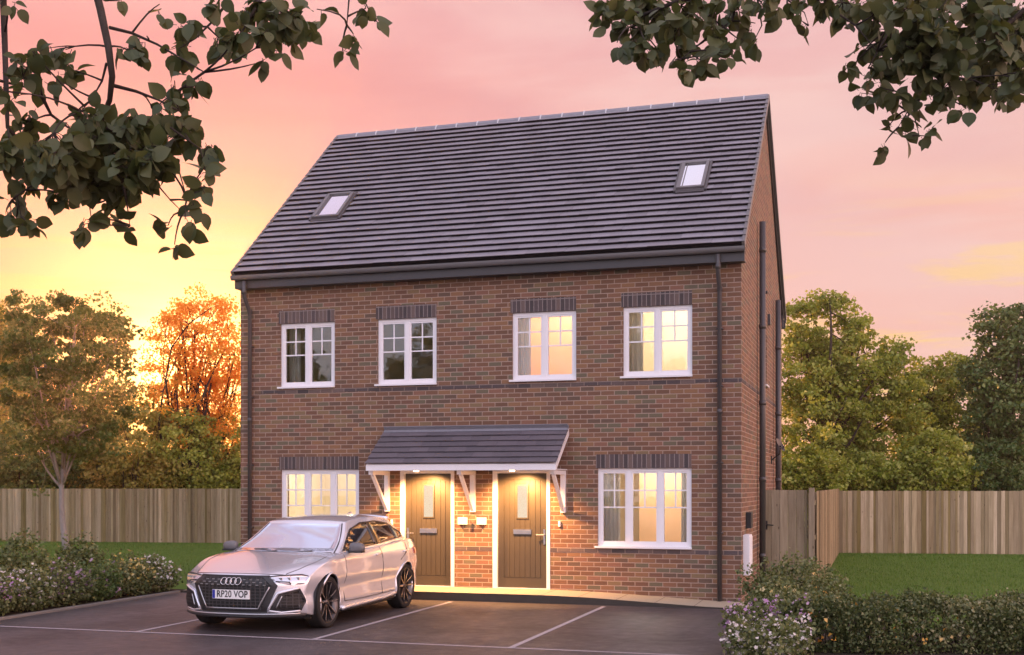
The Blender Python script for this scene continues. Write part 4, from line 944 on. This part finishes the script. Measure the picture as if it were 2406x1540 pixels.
clR = [(1400, 35, 22, 7), (1440, 25, 35, 24), (1480, 70, 38, 28), (1530, 40, 50, 52), (1520, 105, 34, 22), (1450, 100, 16, 5), (1580, 60, 48, 44), (1600, 20, 48, 40), (1500, 5, 40, 30), (1520, 140, 20, 5), (1550, 130, 24, 10), (1610, 110, 34, 24), (1640, 135, 30, 18), (1590, 155, 18, 8), (1680, 90, 34, 26), (1700, 125, 22, 10), (1660, 40, 44, 34), (1720, 20, 38, 26), (1740, 95, 22, 8), (1775, 55, 18, 5), (1775, 95, 16, 5), (1790, 10, 30, 14), (1820, 0, 30, 14), (1860, 10, 26, 10), (1885, 50, 18, 5), (1835, 45, 12, 3),
       (1930, 10, 34, 22), (1990, 10, 40, 30), (2010, 50, 24, 10), (2060, 30, 44, 36), (2130, 20, 48, 44), (2200, 20, 50, 50), (2270, 20, 50, 54), (2340, 20, 50, 56), (2400, 30, 48, 52), (2080, 90, 40, 38), (2140, 90, 50, 58), (2210, 90, 50, 60), (2280, 90, 52, 66), (2350, 90, 52, 68), (2400, 110, 44, 54), (2030, 120, 26, 12), (2060, 165, 26, 14), (2000, 160, 18, 6), (2100, 150, 38, 30), (2160, 150, 44, 40), (2040, 215, 26, 12), (2080, 210, 26, 14), (2230, 150, 44, 46), (2300, 160, 46, 52), (2370, 160, 46, 54), (2120, 215, 24, 12), (2180, 215, 28, 16), (2235, 205, 28, 18), (2290, 215, 30, 20), (2350, 220, 30, 18), (2395, 215, 24, 14), (2160, 240, 20, 8), (2270, 250, 18, 6), (2360, 250, 20, 8), (2400, 180, 30, 24),
       (2085, 300, 20, 6), (2130, 310, 18, 5), (2165, 300, 18, 5), (2175, 320, 14, 3), (2080, 335, 24, 8), (2130, 275, 16, 4)]
overhang('overhanging_tree', 'dark leafed branches hanging into the sky from a tree beyond the upper right', tr_, limbsR, clR, 5.6, 82, 1.0)

# trees across the street behind the viewer: what the upstairs panes reflect
def copy_tree(o, loc, label, rz):
    c = o.copy(); COL.objects.link(c); c.location = loc; c.rotation_euler = (0, 0, rz); c['label'] = label; c.scale = (1.2, 1.2, 1.2); c['group'] = 'street trees across the road'
    for ch in o.children:
        d = ch.copy(); COL.objects.link(d); d.parent = c
src = [o for o in bpy.data.objects if o.name.startswith('tall_green_tree')][0]
for x, y, rz, lab in ((-26, -34, 1.0, 'street tree across the road, left one'), (-18, -37, 2.4, 'street tree across the road, middle one facing the doors'), (-9, -35, 4.0, 'street tree across the road, right one')):
    copy_tree(src, (x, y, -.03), lab, rz)

# ------------------------------------------------------------------ dusk air
HZB = MB().box(-90, 90, -60, 75, -1.1, 16).build('haze', None)
HZB.data.materials.clear()
m, N = mat('dusk_haze'); pv_ = N.n('ShaderNodeVolumePrincipled', i={'Color': (1, .88, .80, 1), 'Density': .0011, 'Anisotropy': .87})
o_ = N.n('ShaderNodeOutputMaterial'); m.node_tree.links.new(pv_.outputs[0], o_.inputs['Volume']); HZB.data.materials.append(m)
tag(HZB, 'thin glowing dusk haze in the low sunlight', 'haze', kind='stuff')

# ------------------------------------------------------------------ car
m, N = mat('silver_car_paint'); P = N.n('ShaderNodeTexCoord').outputs['Object']
fl = N.noise(P, 700, 1); 
out(N, princ(N, N.mix(fl, (.68, .70, .77), (.79, .81, .88)), .24, .55, .6, **{'Coat Weight': 1.0, 'Coat Roughness': .04})); M['paint'] = m
m, N = mat('car_side_glass'); out(N, princ(N, (.012, .012, .014), .03, 0, .9, **{'Coat Weight': .6, 'Coat Roughness': .02})); M['carglass'] = m
m, N = mat('windscreen_glass'); P = N.n('ShaderNodeTexCoord').outputs['Object']
out(N, princ(N, (.58, .62, .72), .07, .6, .9, bump=N.noise(P, 1.6, 2), bstr=.05, bdist=.05, **{'Coat Weight': 1., 'Coat Roughness': .02})); M['windscreen'] = m
M['tyre'] = simple('tyre_rubber', (.018, .017, .017), .75, 0, .3, .2, 30, .2)
M['rim'] = simple('gunmetal_rim', (.10, .095, .10), .28, .85, .6, .1, 8, 0)
M['rimface'] = simple('machined_rim_edge', (.62, .60, .60), .25, 1, .5, .1, 8, 0)
M['disc'] = simple('brake_disc_steel', (.22, .17, .15), .4, .9, .5, .1, 8, 0)
M['trim'] = simple('satin_black_trim', (.022, .021, .023), .38, 0, .5, .1, 8, 0)
M['satin'] = simple('satin_aluminium_trim', (.48, .47, .49), .3, .9, .5, .05, 8, 0)
m, N = mat('headlight_glass'); out(N, princ(N, (.55, .54, .60), .08, .6, .8, **{'Coat Weight': 1., 'Coat Roughness': .03})); M['headlight'] = m
m, N = mat('red_tail_glass'); out(N, princ(N, (.35, .01, .015), .1, 0, .6, **{'Coat Weight': 1.})); M['tail'] = m
m, N = mat('honeycomb_mesh'); P = N.n('ShaderNodeTexCoord').outputs['Object']
vo = N.n('ShaderNodeTexVoronoi', feature='DISTANCE_TO_EDGE', i={'Vector': N.n('ShaderNodeMapping', i={0: P, 3: (1, 0, 1.4)}).outputs[0], 'Scale': 17., 'Randomness': .12}).outputs[0]
k = N.ramp(vo, [(.05, (1, 1, 1)), (.11, (0, 0, 0))])
out(N, princ(N, N.mix(k, (.004, .004, .005), (.045, .043, .047)), .4, 0, .5, bump=k, bstr=.6)); M['mesh'] = m
M['plate'] = simple('white_number_plate', (.80, .80, .80), .35, 0, .5, .02, 8, 0)
M['plateblue'] = simple('blue_plate_band', (.02, .03, .32), .35)
M['char'] = simple('plate_characters', (.012, .012, .012), .5)

CL, CX, CY = 4.39, -5.66, -5.68
car = empty('parked_car', (CX, CY, 0)); tag(car, 'silver five door hatchback parked nose out on the bay before the left door', 'car')
# car space: v sideways (x), u from the nose backwards (y), w up (z)
ip = lambda x, xs, ys: float(np.interp(x, xs, ys))
def smoothip(x, xs, ys):
    k = max(0, min(len(xs) - 2, int(np.searchsorted(xs, x) - 1))); t = (x - xs[k]) / (xs[k + 1] - xs[k]); t = min(max(t, 0), 1)
    m_ = lambda i: 0 if len(xs) < 3 else ((ys[min(i + 1, len(xs) - 1)] - ys[max(i - 1, 0)]) / (xs[min(i + 1, len(xs) - 1)] - xs[max(i - 1, 0)]))
    h = xs[k + 1] - xs[k]; t2, t3 = t * t, t ** 3
    return (2 * t3 - 3 * t2 + 1) * ys[k] + (t3 - 2 * t2 + t) * h * m_(k) + (-2 * t3 + 3 * t2) * ys[k + 1] + (t3 - t2) * h * m_(k + 1)
def Wp(u): return smoothip(u, [0, .4, .88, 1.5, 2.6, 3.1, 3.51, 3.95, 4.2, 4.39], [.875, .895, .918, .895, .895, .905, .925, .90, .875, .83])
def gv(w_): return smoothip(w_, [.15, .22, .32, .40, .49, .575, .64, .72, .79, .845, .89, .93, 1.02], [.94, .968, .990, .978, .960, .985, 1.0, .998, .990, .994, .975, .950, .905])
def ztc(u): return smoothip(u, [0, .06, .2, .5, 1.0, 1.3, 2.0, 4.0, 4.25, 4.39], [.735, .755, .79, .85, .935, .975, .99, 1.04, 1.02, .96])
def zte(u): return smoothip(u, [0, .15, .35, .6, 1.0, 1.3, 2.5, 3.9, 4.25, 4.39], [.70, .745, .80, .845, .90, .93, .965, 1.03, 1.01, .95])
def zlo(u): return smoothip(u, [0, .25, 1.3, 3.0, 4.0, 4.39], [.235, .20, .19, .19, .24, .32])
def bowf(v, w_):
    return .40 * (abs(v) / .9) ** 3.0 + .10 * max(0, (w_ - .62) / .15) ** 1.4 + .07 * max(0, (.34 - w_) / .14) ** 1.5
def bowr(v, w_): return .30 * (abs(v) / .9) ** 3.4 + .10 * max(0, (w_ - .72) / .3) + .06 * max(0, (.45 - w_) / .2)
def lower(u0, b, c):
    zl, ztC, ztE = zlo(u0), ztc(u0), zte(u0)
    ab = abs(b); zt = ztC + (ztE - ztC) * ab ** 2.4
    # power lines along the bonnet
    if u0 < 1.25: zt += .016 * math.exp(-((ab - .62) / .09) ** 2) * (1 - math.exp(-u0 / .25))
    w_ = zl + c * (zt - zl)
    wr = min(w_, ztE + (w_ - ztE) * .4) if w_ > ztE else w_
    hw = Wp(u0) * gv(min(wr, 1.02))
    fl = .016 * sum(math.exp(-((u0 - a) / .40) ** 2) for a in (.88, 3.51)) * math.exp(-((w_ - .58) / .2) ** 2)
    v = b * (hw + fl)
    u = u0 + bowf(v, w_) * max(0, 1 - u0 / 1.15) ** 1.6 - bowr(v, w_) * max(0, 1 - (CL - u0) / 1.0) ** 1.6
    return Vector((v, u, w_))
def cube_surface(fn, A, Bv, Cv):
    """closed surface over the six faces of a cube; fn(a,b,c) -> point"""
    bm = bmesh.new(); cache = {}
    def vt(a, b, c):
        k = (round(a, 5), round(b, 5), round(c, 5))
        if k not in cache: cache[k] = bm.verts.new(fn(a, b, c))
        return cache[k]
    def face(q):
        if len(set(q)) == 4: bm.faces.new(q)
    for (b0, b1) in zip(Bv, Bv[1:]):
        for (c0, c1) in zip(Cv, Cv[1:]):
            face([vt(A[0], b0, c0), vt(A[0], b1, c0), vt(A[0], b1, c1), vt(A[0], b0, c1)]); face([vt(A[-1], b0, c0), vt(A[-1], b0, c1), vt(A[-1], b1, c1), vt(A[-1], b1, c0)])
    for (a0, a1) in zip(A, A[1:]):
        for (c0, c1) in zip(Cv, Cv[1:]):
            face([vt(a0, -1, c0), vt(a0, -1, c1), vt(a1, -1, c1), vt(a1, -1, c0)]); face([vt(a0, 1, c0), vt(a1, 1, c0), vt(a1, 1, c1), vt(a0, 1, c1)])
        for (b0, b1) in zip(Bv, Bv[1:]):
            face([vt(a0, b0, Cv[0]), vt(a1, b0, Cv[0]), vt(a1, b1, Cv[0]), vt(a0, b1, Cv[0])]); face([vt(a0, b0, Cv[-1]), vt(a0, b1, Cv[-1]), vt(a1, b1, Cv[-1]), vt(a1, b0, Cv[-1])])
    bmesh.ops.recalc_face_normals(bm, faces=bm.faces)
    return bm
def subdiv(bm, lv):
    me = bpy.data.meshes.new('t'); bm.to_mesh(me); bm.free(); o = bpy.data.objects.new('t', me); COL.objects.link(o)
    md = o.modifiers.new('s', 'SUBSURF'); md.levels = lv; md.render_levels = lv
    dg = bpy.context.evaluated_depsgraph_get(); me2 = bpy.data.meshes.new_from_object(o.evaluated_get(dg))
    bpy.data.objects.remove(o); b = bmesh.new(); b.from_mesh(me2); bpy.data.meshes.remove(me2); bpy.data.meshes.remove(me); return b
def clip_remove(bm, cu, cw, r, vmin=.5, n=28):
    """cut a round wheel opening through both flanks"""
    region = [f for f in bm.faces if abs(f.calc_center_median().x) > vmin * .6 and abs(f.calc_center_median().y - cu) < r + .2 and f.calc_center_median().z < cw + r + .15 and abs(f.normal.z) < 2]
    for i in range(n):
        a = 2 * math.pi * i / n; nv = Vector((0, math.cos(a), math.sin(a))); co = Vector((0, cu, cw)) + nv * r
        es = list({e for f in region for e in f.edges}); vs = list({v for f in region for v in f.verts})
        res = bmesh.ops.bisect_plane(bm, geom=region + es + vs, plane_co=co, plane_no=nv, dist=1e-6)
        region = [g for g in res['geom'] if isinstance(g, bmesh.types.BMFace) and g.is_valid]
        region = [f for f in region if (f.calc_center_median() - co).dot(nv) < 0]
    kill = [f for f in region if f.is_valid and abs(f.calc_center_median().x) > vmin]
    bmesh.ops.delete(bm, geom=kill, context='FACES')
def bm_obj(bm, name, m_, parent, smooth=True):
    me = bpy.data.meshes.new(name); bm.to_mesh(me); bm.free(); me.materials.append(m_)
    for p in me.polygons: p.use_smooth = smooth
    o = bpy.data.objects.new(name, me); COL.objects.link(o); o.parent = parent; return o
AX = [0, .02, .08, .18, .30, .45, .6, .75, .9, 1.05, 1.2, 1.35, 1.6, 1.9, 2.2, 2.5, 2.8, 3.05, 3.25, 3.4, 3.55, 3.7, 3.85, 4.0, 4.12, 4.25, 4.34, 4.39]
BV = [-1, -.97, -.86, -.70, -.54, -.36, -.18, 0, .18, .36, .54, .70, .86, .97, 1]
CV = [0, .04, .14, .24, .34, .44, .52, .60, .70, .79, .86, .92, .97, 1]
bm = subdiv(cube_surface(lower, AX, BV, CV), 2)
RA, WR, WZ = .362, .335, .335
for cu in (.88, 3.51): clip_remove(bm, cu, WZ + .01, RA, .52)
body = bm_obj(bm, 'body', M['paint'], car)
# cabin
def roofz(u): return smoothip(u, [1.7, 2.0, 2.4, 2.8, 3.3, 3.8, 4.05], [1.30, 1.372, 1.418, 1.432, 1.412, 1.345, 1.29])
def cabin(a, b, c):
    ab = abs(b)
    uf = (1.04 + .26 * ab ** 2.2) * (1 - c) + (1.93 + .12 * ab ** 2) * c
    ur = (4.22 - .15 * ab ** 2) * (1 - c) + (3.66 - .10 * ab ** 2) * c
    uf += .02 * math.sin(math.pi * c)
    u = uf + (ur - uf) * a
    zt = roofz(max(1.7, min(u, 4.05))) - .045 * ab ** 2.2
    w_ = .90 + c * (zt - .90)
    hw = (.828 - .235 * c ** 1.35) * (1 - .05 * ((u - 2.5) / 1.8) ** 2 * (1.6 if u > 2.5 else .6))
    return Vector((b * hw, u, w_))
CA = [0, .03, .10, .2, .32, .45, .58, .70, .82, .92, .98, 1]
bm = subdiv(cube_surface(cabin, CA, [-1, -.95, -.75, -.4, 0, .4, .75, .95, 1], [0, .12, .3, .5, .7, .86, .96, 1]), 2)
bm_obj(bm, 'cabin', M['paint'], car)
# panels laid on those surfaces
def patch(poly, P, m_, name, parent, res=.03, out_=.006, into=.012, smooth=True):
    """poly: convex outline in the surface's own two coordinates; P(s,t) -> point; closed thin shell following the surface"""
    xs = [p[0] for p in poly]; ys = [p[1] for p in poly]; bm = bmesh.new()
    nx = max(2, int((max(xs) - min(xs)) / res)); ny = max(2, int((max(ys) - min(ys)) / res))
    g = [[bm.verts.new((min(xs) + (max(xs) - min(xs)) * i / nx, min(ys) + (max(ys) - min(ys)) * j / ny, 0)) for j in range(ny + 1)] for i in range(nx + 1)]
    for i in range(nx):
        for j in range(ny): bm.faces.new((g[i][j], g[i + 1][j], g[i + 1][j + 1], g[i][j + 1]))
    cx_ = sum(xs) / len(xs); cy_ = sum(ys) / len(ys)
    for (x0, y0), (x1, y1) in zip(poly, poly[1:] + poly[:1]):
        nv = Vector((y1 - y0, -(x1 - x0), 0)).normalized()
        if nv.dot(Vector((cx_ - x0, cy_ - y0, 0))) > 0: nv = -nv
        bmesh.ops.bisect_plane(bm, geom=bm.verts[:] + bm.edges[:] + bm.faces[:], plane_co=(x0, y0, 0), plane_no=nv, clear_outer=True, dist=1e-6)
    def nrm_(s, t):
        e = .004; a = P(s + e, t) - P(s - e, t); b = P(s, t + e) - P(s, t - e); n = a.cross(b); return n.normalized() if n.length > 1e-9 else Vector((0, -1, 0))
    ref = P(cx_, cy_); n0 = nrm_(cx_, cy_); sgn = 1 if n0.dot(ref - Vector((0, 2.2, .6))) > 0 else -1
    data = [(v.co.x, v.co.y) for v in bm.verts]; bound = [e for e in bm.edges if len(e.link_faces) == 1]; bm.verts.index_update()
    be = [(e.verts[0].index, e.verts[1].index) for e in bound]; fs = [[v.index for v in f.verts] for f in bm.faces]; bm.free()
    V1 = []; V2 = []
    for s, t in data:
        p = P(s, t); n = nrm_(s, t) * sgn; V1.append(p + n * out_); V2.append(p - n * into)
    mb = MB(); k = len(V1); mb.add(V1 + V2, fs + [(a, b, b + k, a + k) for a, b in be])
    o = mb.build(name, m_, parent, smooth=False)
    if smooth:
        for p in o.data.polygons[:len(fs)]: p.use_smooth = True
    return o
def FrontP(v, w_, grow=0):
    zl = zlo(0); c = (w_ - zl) / (ztc(0) + (zte(0) - ztc(0)) * min(1, abs(v) / .87) ** 2.4 - zl); hw = Wp(0) * gv(w_)
    return lower(0., max(-1.0, min(1.0, v / hw)), c)
def SideP(u, w_, s=1):
    p = lower(u, s, max(0, min(1, (w_ - zlo(u)) / (zte(u) - zlo(u))))); return p
def path_tube(pts, P, r, name, m_, parent, off=.0, n=6, closed=False, sub=6):
    q = []
    pp = pts + [pts[0]] if closed else pts
    for (a, b), (c, d) in zip(pp, pp[1:]):
        for i in range(sub): q.append((a + (c - a) * i / sub, b + (d - b) * i / sub))
    q.append(pp[-1]); W_ = [P(*t) for t in q]
    o = MB().tube(W_, r, n).build(name, m_, parent, smooth=True); o.location = (0, -off, 0); return o
mir = lambda poly: [(-a, b) for a, b in poly[::-1]]
# dark lower mask and the honeycomb grille
hexa = [(-.39, .300), (.39, .300), (.515, .60), (.40, .700), (-.40, .700), (-.515, .60)]
patch([(-.45, .262), (.45, .262), (.585, .60), (.47, .722), (-.47, .722), (-.585, .60)], FrontP, M['trim'], 'grille_surround', car, out_=.006)
gr = patch(hexa, FrontP, M['mesh'], 'grille', car, out_=.012)
path_tube([(-.36, .315), (.36, .315), (.50, .585)], FrontP, .009, 'grille_trim', M['satin'], gr, off=.014)
path_tube([(-.36, .315), (-.50, .585)], FrontP, .009, 'grille_trim', M['satin'], gr, off=.014)
nub = MB()
for r_i, w_ in enumerate((.672, .640, .608)):
    for q in range(-5, 6):
        v = q * .088 + (r_i % 2) * .044
        if abs(v) < .155 or abs(v) > .47 - abs(w_ - .62) * .8: continue
        p = FrontP(v, w_) + Vector((0, -.016, 0)); nub.box(p.x - .016, p.x + .016, p.y - .006, p.y + .006, p.z - .0045, p.z + .0045)
nub.build('grille_studs', M['satin'], gr)
rings = MB()
for q in range(4):
    cv = (q - 1.5) * .066
    pts = [FrontP(cv + .042 * math.cos(t), .652 + .042 * math.sin(t)) + Vector((0, -.026, 0)) for t in np.linspace(0, 2 * math.pi, 25)]
    rings.tube(pts, .0062, 6, False)
rings.build('emblem', M['rimface'], gr, smooth=True)
pl = patch([(-.26, .432), (.26, .432), (.26, .545), (-.26, .545)], lambda v, w_: Vector((v, min(FrontP(v, w_).y, FrontP(0, .49).y + .004) - .018, w_)), M['plate'], 'number_plate', car, out_=.004, into=.012, smooth=False)
yb = FrontP(0, .49).y - .0185
MB().box(-.257, -.222, yb - .0015, yb + .006, .436, .541).build('plate_band', M['plateblue'], pl)
tcv = bpy.data.curves.new('txt', 'FONT'); tcv.body = 'RP20 VOP'; tcv.size = .118; tcv.align_x = 'CENTER'; tcv.align_y = 'CENTER'; tcv.extrude = .0008; tcv.offset = .0022; tcv.space_character = 1.05
to = bpy.data.objects.new('txt', tcv); COL.objects.link(to)
dg = bpy.context.evaluated_depsgraph_get(); tm = bpy.data.meshes.new_from_object(to.evaluated_get(dg)); bpy.data.objects.remove(to)
co_ = np.array([v.co[:] for v in tm.vertices]); wd_ = co_[:, 0].max() - co_[:, 0].min()
tm.materials.clear(); tm.materials.append(M['char']); ch = bpy.data.objects.new('characters', tm); COL.objects.link(ch); ch.parent = pl
ch.rotation_euler = (R_(90), 0, 0); ch.scale = (.43 / wd_, 1, 1); ch.location = (.02, yb - .003, .4885)
for s in (1, -1):
    mm = (lambda p: p) if s > 0 else mir
    # side air intake: dark pocket, body coloured blade round it
    it = patch(mm([(.495, .305), (.595, .495), (.80, .560), (.862, .40), (.81, .285), (.66, .275)]), FrontP, M['trim'], 'air_intake', car, out_=.007)
    patch(mm([(.585, .32), (.655, .485), (.79, .530), (.842, .40), (.79, .305)]), FrontP, M['mesh'], 'intake_mesh', it, out_=.012)
    path_tube(mm([(.475, .295), (.585, .505), (.80, .565)]), FrontP, .016, 'intake_blade', M['paint'], it, off=.010)
    path_tube(mm([(.475, .290), (.62, .265), (.80, .280)]), FrontP, .013, 'intake_blade', M['paint'], it, off=.008)
    path_tube(mm([(.575, .325), (.635, .47)]), FrontP, .008, 'intake_trim', M['satin'], it, off=.018)
    # headlight wraps on to the wing
    hl = patch(mm([(.47, .700), (.56, .645), (.72, .600), (.84, .610), (.872, .70), (.80, .722), (.60, .715)]), FrontP, M['headlight'], 'headlight', car, out_=.006)
    path_tube(mm([(.46, .708), (.60, .722), (.80, .728), (.862, .705)]), FrontP, .007, 'headlight_seal', M['trim'], hl, off=.006)
    path_tube(mm([(.56, .652), (.70, .640), (.72, .618)]), FrontP, .008, 'headlight_bezel', M['trim'], hl, off=.008)
    lb = MB()
    for q in range(3):
        p = FrontP(s * (.60 + q * .085), .682); lb.box(p.x - .03, p.x + .03, p.y - .012, p.y + .004, p.z - .014, p.z + .014)
    lb.build('headlight_lamp', M['rimface'], hl)
# bonnet shut line, splitter
def TopP(u, b): return lower(u, b, 1.0)
path_tube([(.0, -.70), (.0, -.36), (.0, 0), (.0, .36), (.0, .70)], lambda u, b: lower(.035, b, .985) + Vector((0, -.006, .0)), .0075, 'bonnet_gap', M['trim'], car, sub=4)
for s in (-1, 1):
    path_tube([(.05, .72), (.25, .80), (.6, .865), (1.05, .90)], lambda u, b, s=s: TopP(u, b * s) + Vector((0, 0, -.001)), .0045, 'bonnet_gap', M['trim'], car)
path_tube([(-.80, .245), (-.5, .243), (0, .243), (.5, .243), (.80, .245)], FrontP, .014, 'splitter', M['satin'], car, off=.03)
path_tube([(-.84, .225), (-.5, .215), (0, .212), (.5, .215), (.84, .225)], lambda v, w_: FrontP(v, max(w_, .236)) + Vector((0, -.004, w_ - .236 - .0)), .022, 'splitter_base', M['trim'], car, off=.012)
# glass
def CabF(b, c): return cabin(0, b, c)
ws = patch([(-.90, .16), (.90, .16), (.90, .93), (-.90, .93)], CabF, M['windscreen'], 'windscreen', car, res=.09, out_=.005)
path_tube([(-.93, .12), (-.93, .95)], CabF, .009, 'windscreen_seal', M['trim'], ws); path_tube([(.93, .12), (.93, .95)], CabF, .009, 'windscreen_seal', M['trim'], ws)
path_tube([(-.9, .10), (-.45, .10), (0, .10), (.45, .10), (.9, .10)], CabF, .016, 'windscreen_cowl', M['trim'], ws)
path_tube([(-.62, .15), (-.3, .13), (-.02, .16)], CabF, .010, 'wiper', M['black'], ws, off=.012); path_tube([(.0, .13), (.3, .13), (.6, .17)], CabF, .010, 'wiper', M['black'], ws, off=.012)
patch([(-.9, .2), (.9, .2), (.9, .9), (-.9, .9)], lambda b, c: cabin(1, b, c), M['carglass'], 'rear_window', car, res=.12, out_=.005)
def CabS(u, w_, s):
    # find a, c for this point on the flank
    c = (w_ - .90) / .48; a = .5
    for _ in range(6):
        p = cabin(a, s, c); uf = cabin(0, s, c).y; ur = cabin(1, s, c).y
        a = (u - uf) / (ur - uf); p = cabin(a, s, c); c += (w_ - p.z) / .48
    return cabin(a, s, c)
for s in (-1, 1):
    Pf = lambda u, w_, s=s: CabS(u, w_, s)
    sur = patch([(1.50, .955), (2.02, 1.235), (2.42, 1.318), (2.95, 1.33), (3.40, 1.285), (3.80, 1.12), (3.76, 1.062), (2.7, 1.0)], Pf, M['trim'], 'window_surround', car, res=.08, out_=.004)
    patch([(1.58, .975), (2.06, 1.225), (2.40, 1.295), (2.60, 1.305), (2.60, 1.005)], Pf, M['carglass'], 'side_window', car, res=.07, out_=.008)
    patch([(2.70, 1.012), (2.70, 1.306), (2.95, 1.308), (3.34, 1.27), (3.44, 1.24), (3.44, 1.052)], Pf, M['carglass'], 'side_window', car, res=.07, out_=.008)
    patch([(3.48, 1.056), (3.48, 1.218), (3.74, 1.11), (3.71, 1.070)], Pf, M['carglass'], 'side_window', car, res=.07, out_=.008)
    # mirror
    mi = MB(); c0 = Vector((s * .965, 1.63, 1.0))
    mbm = bmesh.new(); bmesh.ops.create_uvsphere(mbm, u_segments=20, v_segments=12, radius=1)
    for v in mbm.verts:
        x, y, z = v.co; sg = lambda q, e: math.copysign(abs(q) ** e, q)
        v.co = Vector((sg(x, .75) * .115, sg(y, .8) * .075 * (1 if y < 0 else .5), sg(z, .75) * .072 * (1 - .12 * x * s)))
    mo = bm_obj(mbm, 'mirror', M['satin'], car); mo.location = c0; mo.data.materials.clear(); mo.data.materials.append(M['gutter'])
    MB().tube([(s * .79 - c0.x, 1.68 - c0.y, .94 - c0.z), (s * .87 - c0.x, 1.66 - c0.y, .955 - c0.z), (s * .95 - c0.x, 1.65 - c0.y, .965 - c0.z)], [.022, .018, .022], 8).build('mirror_arm', M['black'], mo, smooth=True)
    MB().box(-.10, .10, -.07, .03, -.066, -.040).build('mirror_base', M['black'], mo)
    # doors: shut lines, handles
    SP = lambda u, w_, s=s: SideP(u, w_, s)
    path_tube([(1.42, .92), (1.45, .70), (1.38, .45), (1.40, .30)], SP, .005, 'door_gap', M['trim'], car)
    path_tube([(2.66, .96), (2.68, .70), (2.66, .30)], SP, .005, 'door_gap', M['trim'], car)
    path_tube([(3.62, .98), (3.56, .88), (3.28, .74)], SP, .005, 'door_gap', M['trim'], car)
    path_tube([(1.40, .30), (2.0, .29), (3.05, .30)], SP, .005, 'door_gap', M['trim'], car)
    for u in (2.42, 3.38):
        path_tube([(u, .862), (u + .18, .87)], SP, .013, 'door_handle', M['paint'], car, sub=3).location = (s * .014, 0, 0)
    # sill blade with the dark slot under it
    path_tube([(1.30, .225), (2.0, .235), (2.7, .245), (3.10, .28)], SP, .028, 'side_skirt', M['paint'], car).location = (s * .012, 0, -.012)
    path_tube([(1.34, .205), (3.10, .225)], lambda u, w_, s=s: Vector((s * .87, u, w_ - .02)), .022, 'sill_trim', M['trim'], car)
    # wheel arches
    for cu in (.88, 3.51):
        arc = [(cu - RA * math.cos(t), WZ + .01 + RA * math.sin(t)) for t in np.linspace(-.28, math.pi + .28, 30)]
        arc = [(a, b) for a, b in arc if b > zlo(a) + .005]
        pts = [SP(a, b) for a, b in arc]
        MB().tube(pts, .014, 7).build('wheel_arch_lip', M['paint'], car, smooth=True)
        li = MB(); n = 26; ring = [(cu + RA * 1.02 * math.cos(t), WZ + .01 + RA * 1.02 * math.sin(t)) for t in np.linspace(-.35, math.pi + .35, n)]
        vs = [(s * .50, a, b) for a, b in ring] + [(s * .895, a, b) for a, b in ring]
        li.add(vs, [(i, i + 1, n + i + 1, n + i) for i in range(n - 1)] + [tuple(range(n))])
        li.build('wheel_arch_liner', M['black'], car)
# wheels
def lathe(prof, n=48, axis='x'):
    mb = MB(); k = len(prof); vs = []
    for j in range(n):
        a = 2 * math.pi * j / n
        for x, r in prof: vs.append((x, r * math.cos(a), r * math.sin(a)))
    mb.add(vs, [(j * k + i, j * k + i + 1, ((j + 1) % n) * k + i + 1, ((j + 1) % n) * k + i) for j in range(n) for i in range(k - 1)]); return mb
for s in (-1, 1):
    for cu in (.88, 3.51):
        ty = lathe([(-.115, .250), (-.118, .30), (-.105, .325), (-.085, WR - .002), (.085, WR - .002), (.105, .328), (.115, .312), (.112, .275), (.105, .262)]).build('wheel', M['tyre'], car, smooth=True)
        ty.location = (s * .800, cu, WR); sx = s
        q = lathe([(.108 * sx, .268), (.100 * sx, .262), (.095 * sx, .250), (.03 * sx, .222), (-.09 * sx, .218)]); q.build('rim_barrel', M['rim'], ty, smooth=True)
        lathe([(.104 * sx, .272), (.114 * sx, .266), (.104 * sx, .258)]).build('rim_edge', M['rim'], ty, smooth=True)
        d = lathe([(.0 * sx, .02), (.0 * sx, .185), (-.015 * sx, .185), (-.015 * sx, .02)], 32).build('brake_disc', M['disc'], ty)
        sp = MB(); sf = MB()
        for i in range(5):
            for side in (-1, 1):
                a = 2 * math.pi * i / 5 + .3; b = a + side * .27
                p0 = Vector((.062 * sx, .045 * math.cos(a + side * .35), .045 * math.sin(a + side * .35))); p1 = Vector((.092 * sx, .260 * math.cos(b), .260 * math.sin(b)))
                sp.beam(p0, p1, .040, .020, (1, 0, 0)); 
                o1 = Vector((.0215 * sx, 0, 0)); sf.beam(p0 + o1 + (p1 - p0) * .3, p1 + o1 - (p1 - p0) * .06, .002, .011, (1, 0, 0))
        sp.build('rim', M['rim'], ty); sf.build('spoke_faces', M['rimface'], ty)
        lathe([(.09 * sx, .0), (.088 * sx, .03), (.06 * sx, .055), (.03 * sx, .06)], 20).build('wheel_hub', M['rim'], ty, smooth=True)
        MB().box(-.02, .02, .11, .19, -.07, .07).build('brake_caliper', M['disc'], ty)
# rear lamps, spoiler, fin, plate recess
for s in (-1, 1):
    patch([(4.02, .80), (4.02, .90), (4.33, .92), (4.34, .80)], lambda u, w_, s=s: SideP(u, w_, s), M['tail'], 'tail_light', car, out_=.006)
sp = MB(); pts = [cabin(1, b, .985) + Vector((0, .05, .012)) for b in np.linspace(-.95, .95, 11)]
sp.tube(pts, .028, 8).build('roof_spoiler', M['paint'], car, smooth=True)
MB().prism([(3.30, 1.385), (3.54, 1.36), (3.52, 1.435), (3.48, 1.44)], -.018, .018).build('roof_antenna', M['paint'], car)
MB().box(-.80, .80, .55, 4.0, .15, .24).build('underbody', M['black'], car)
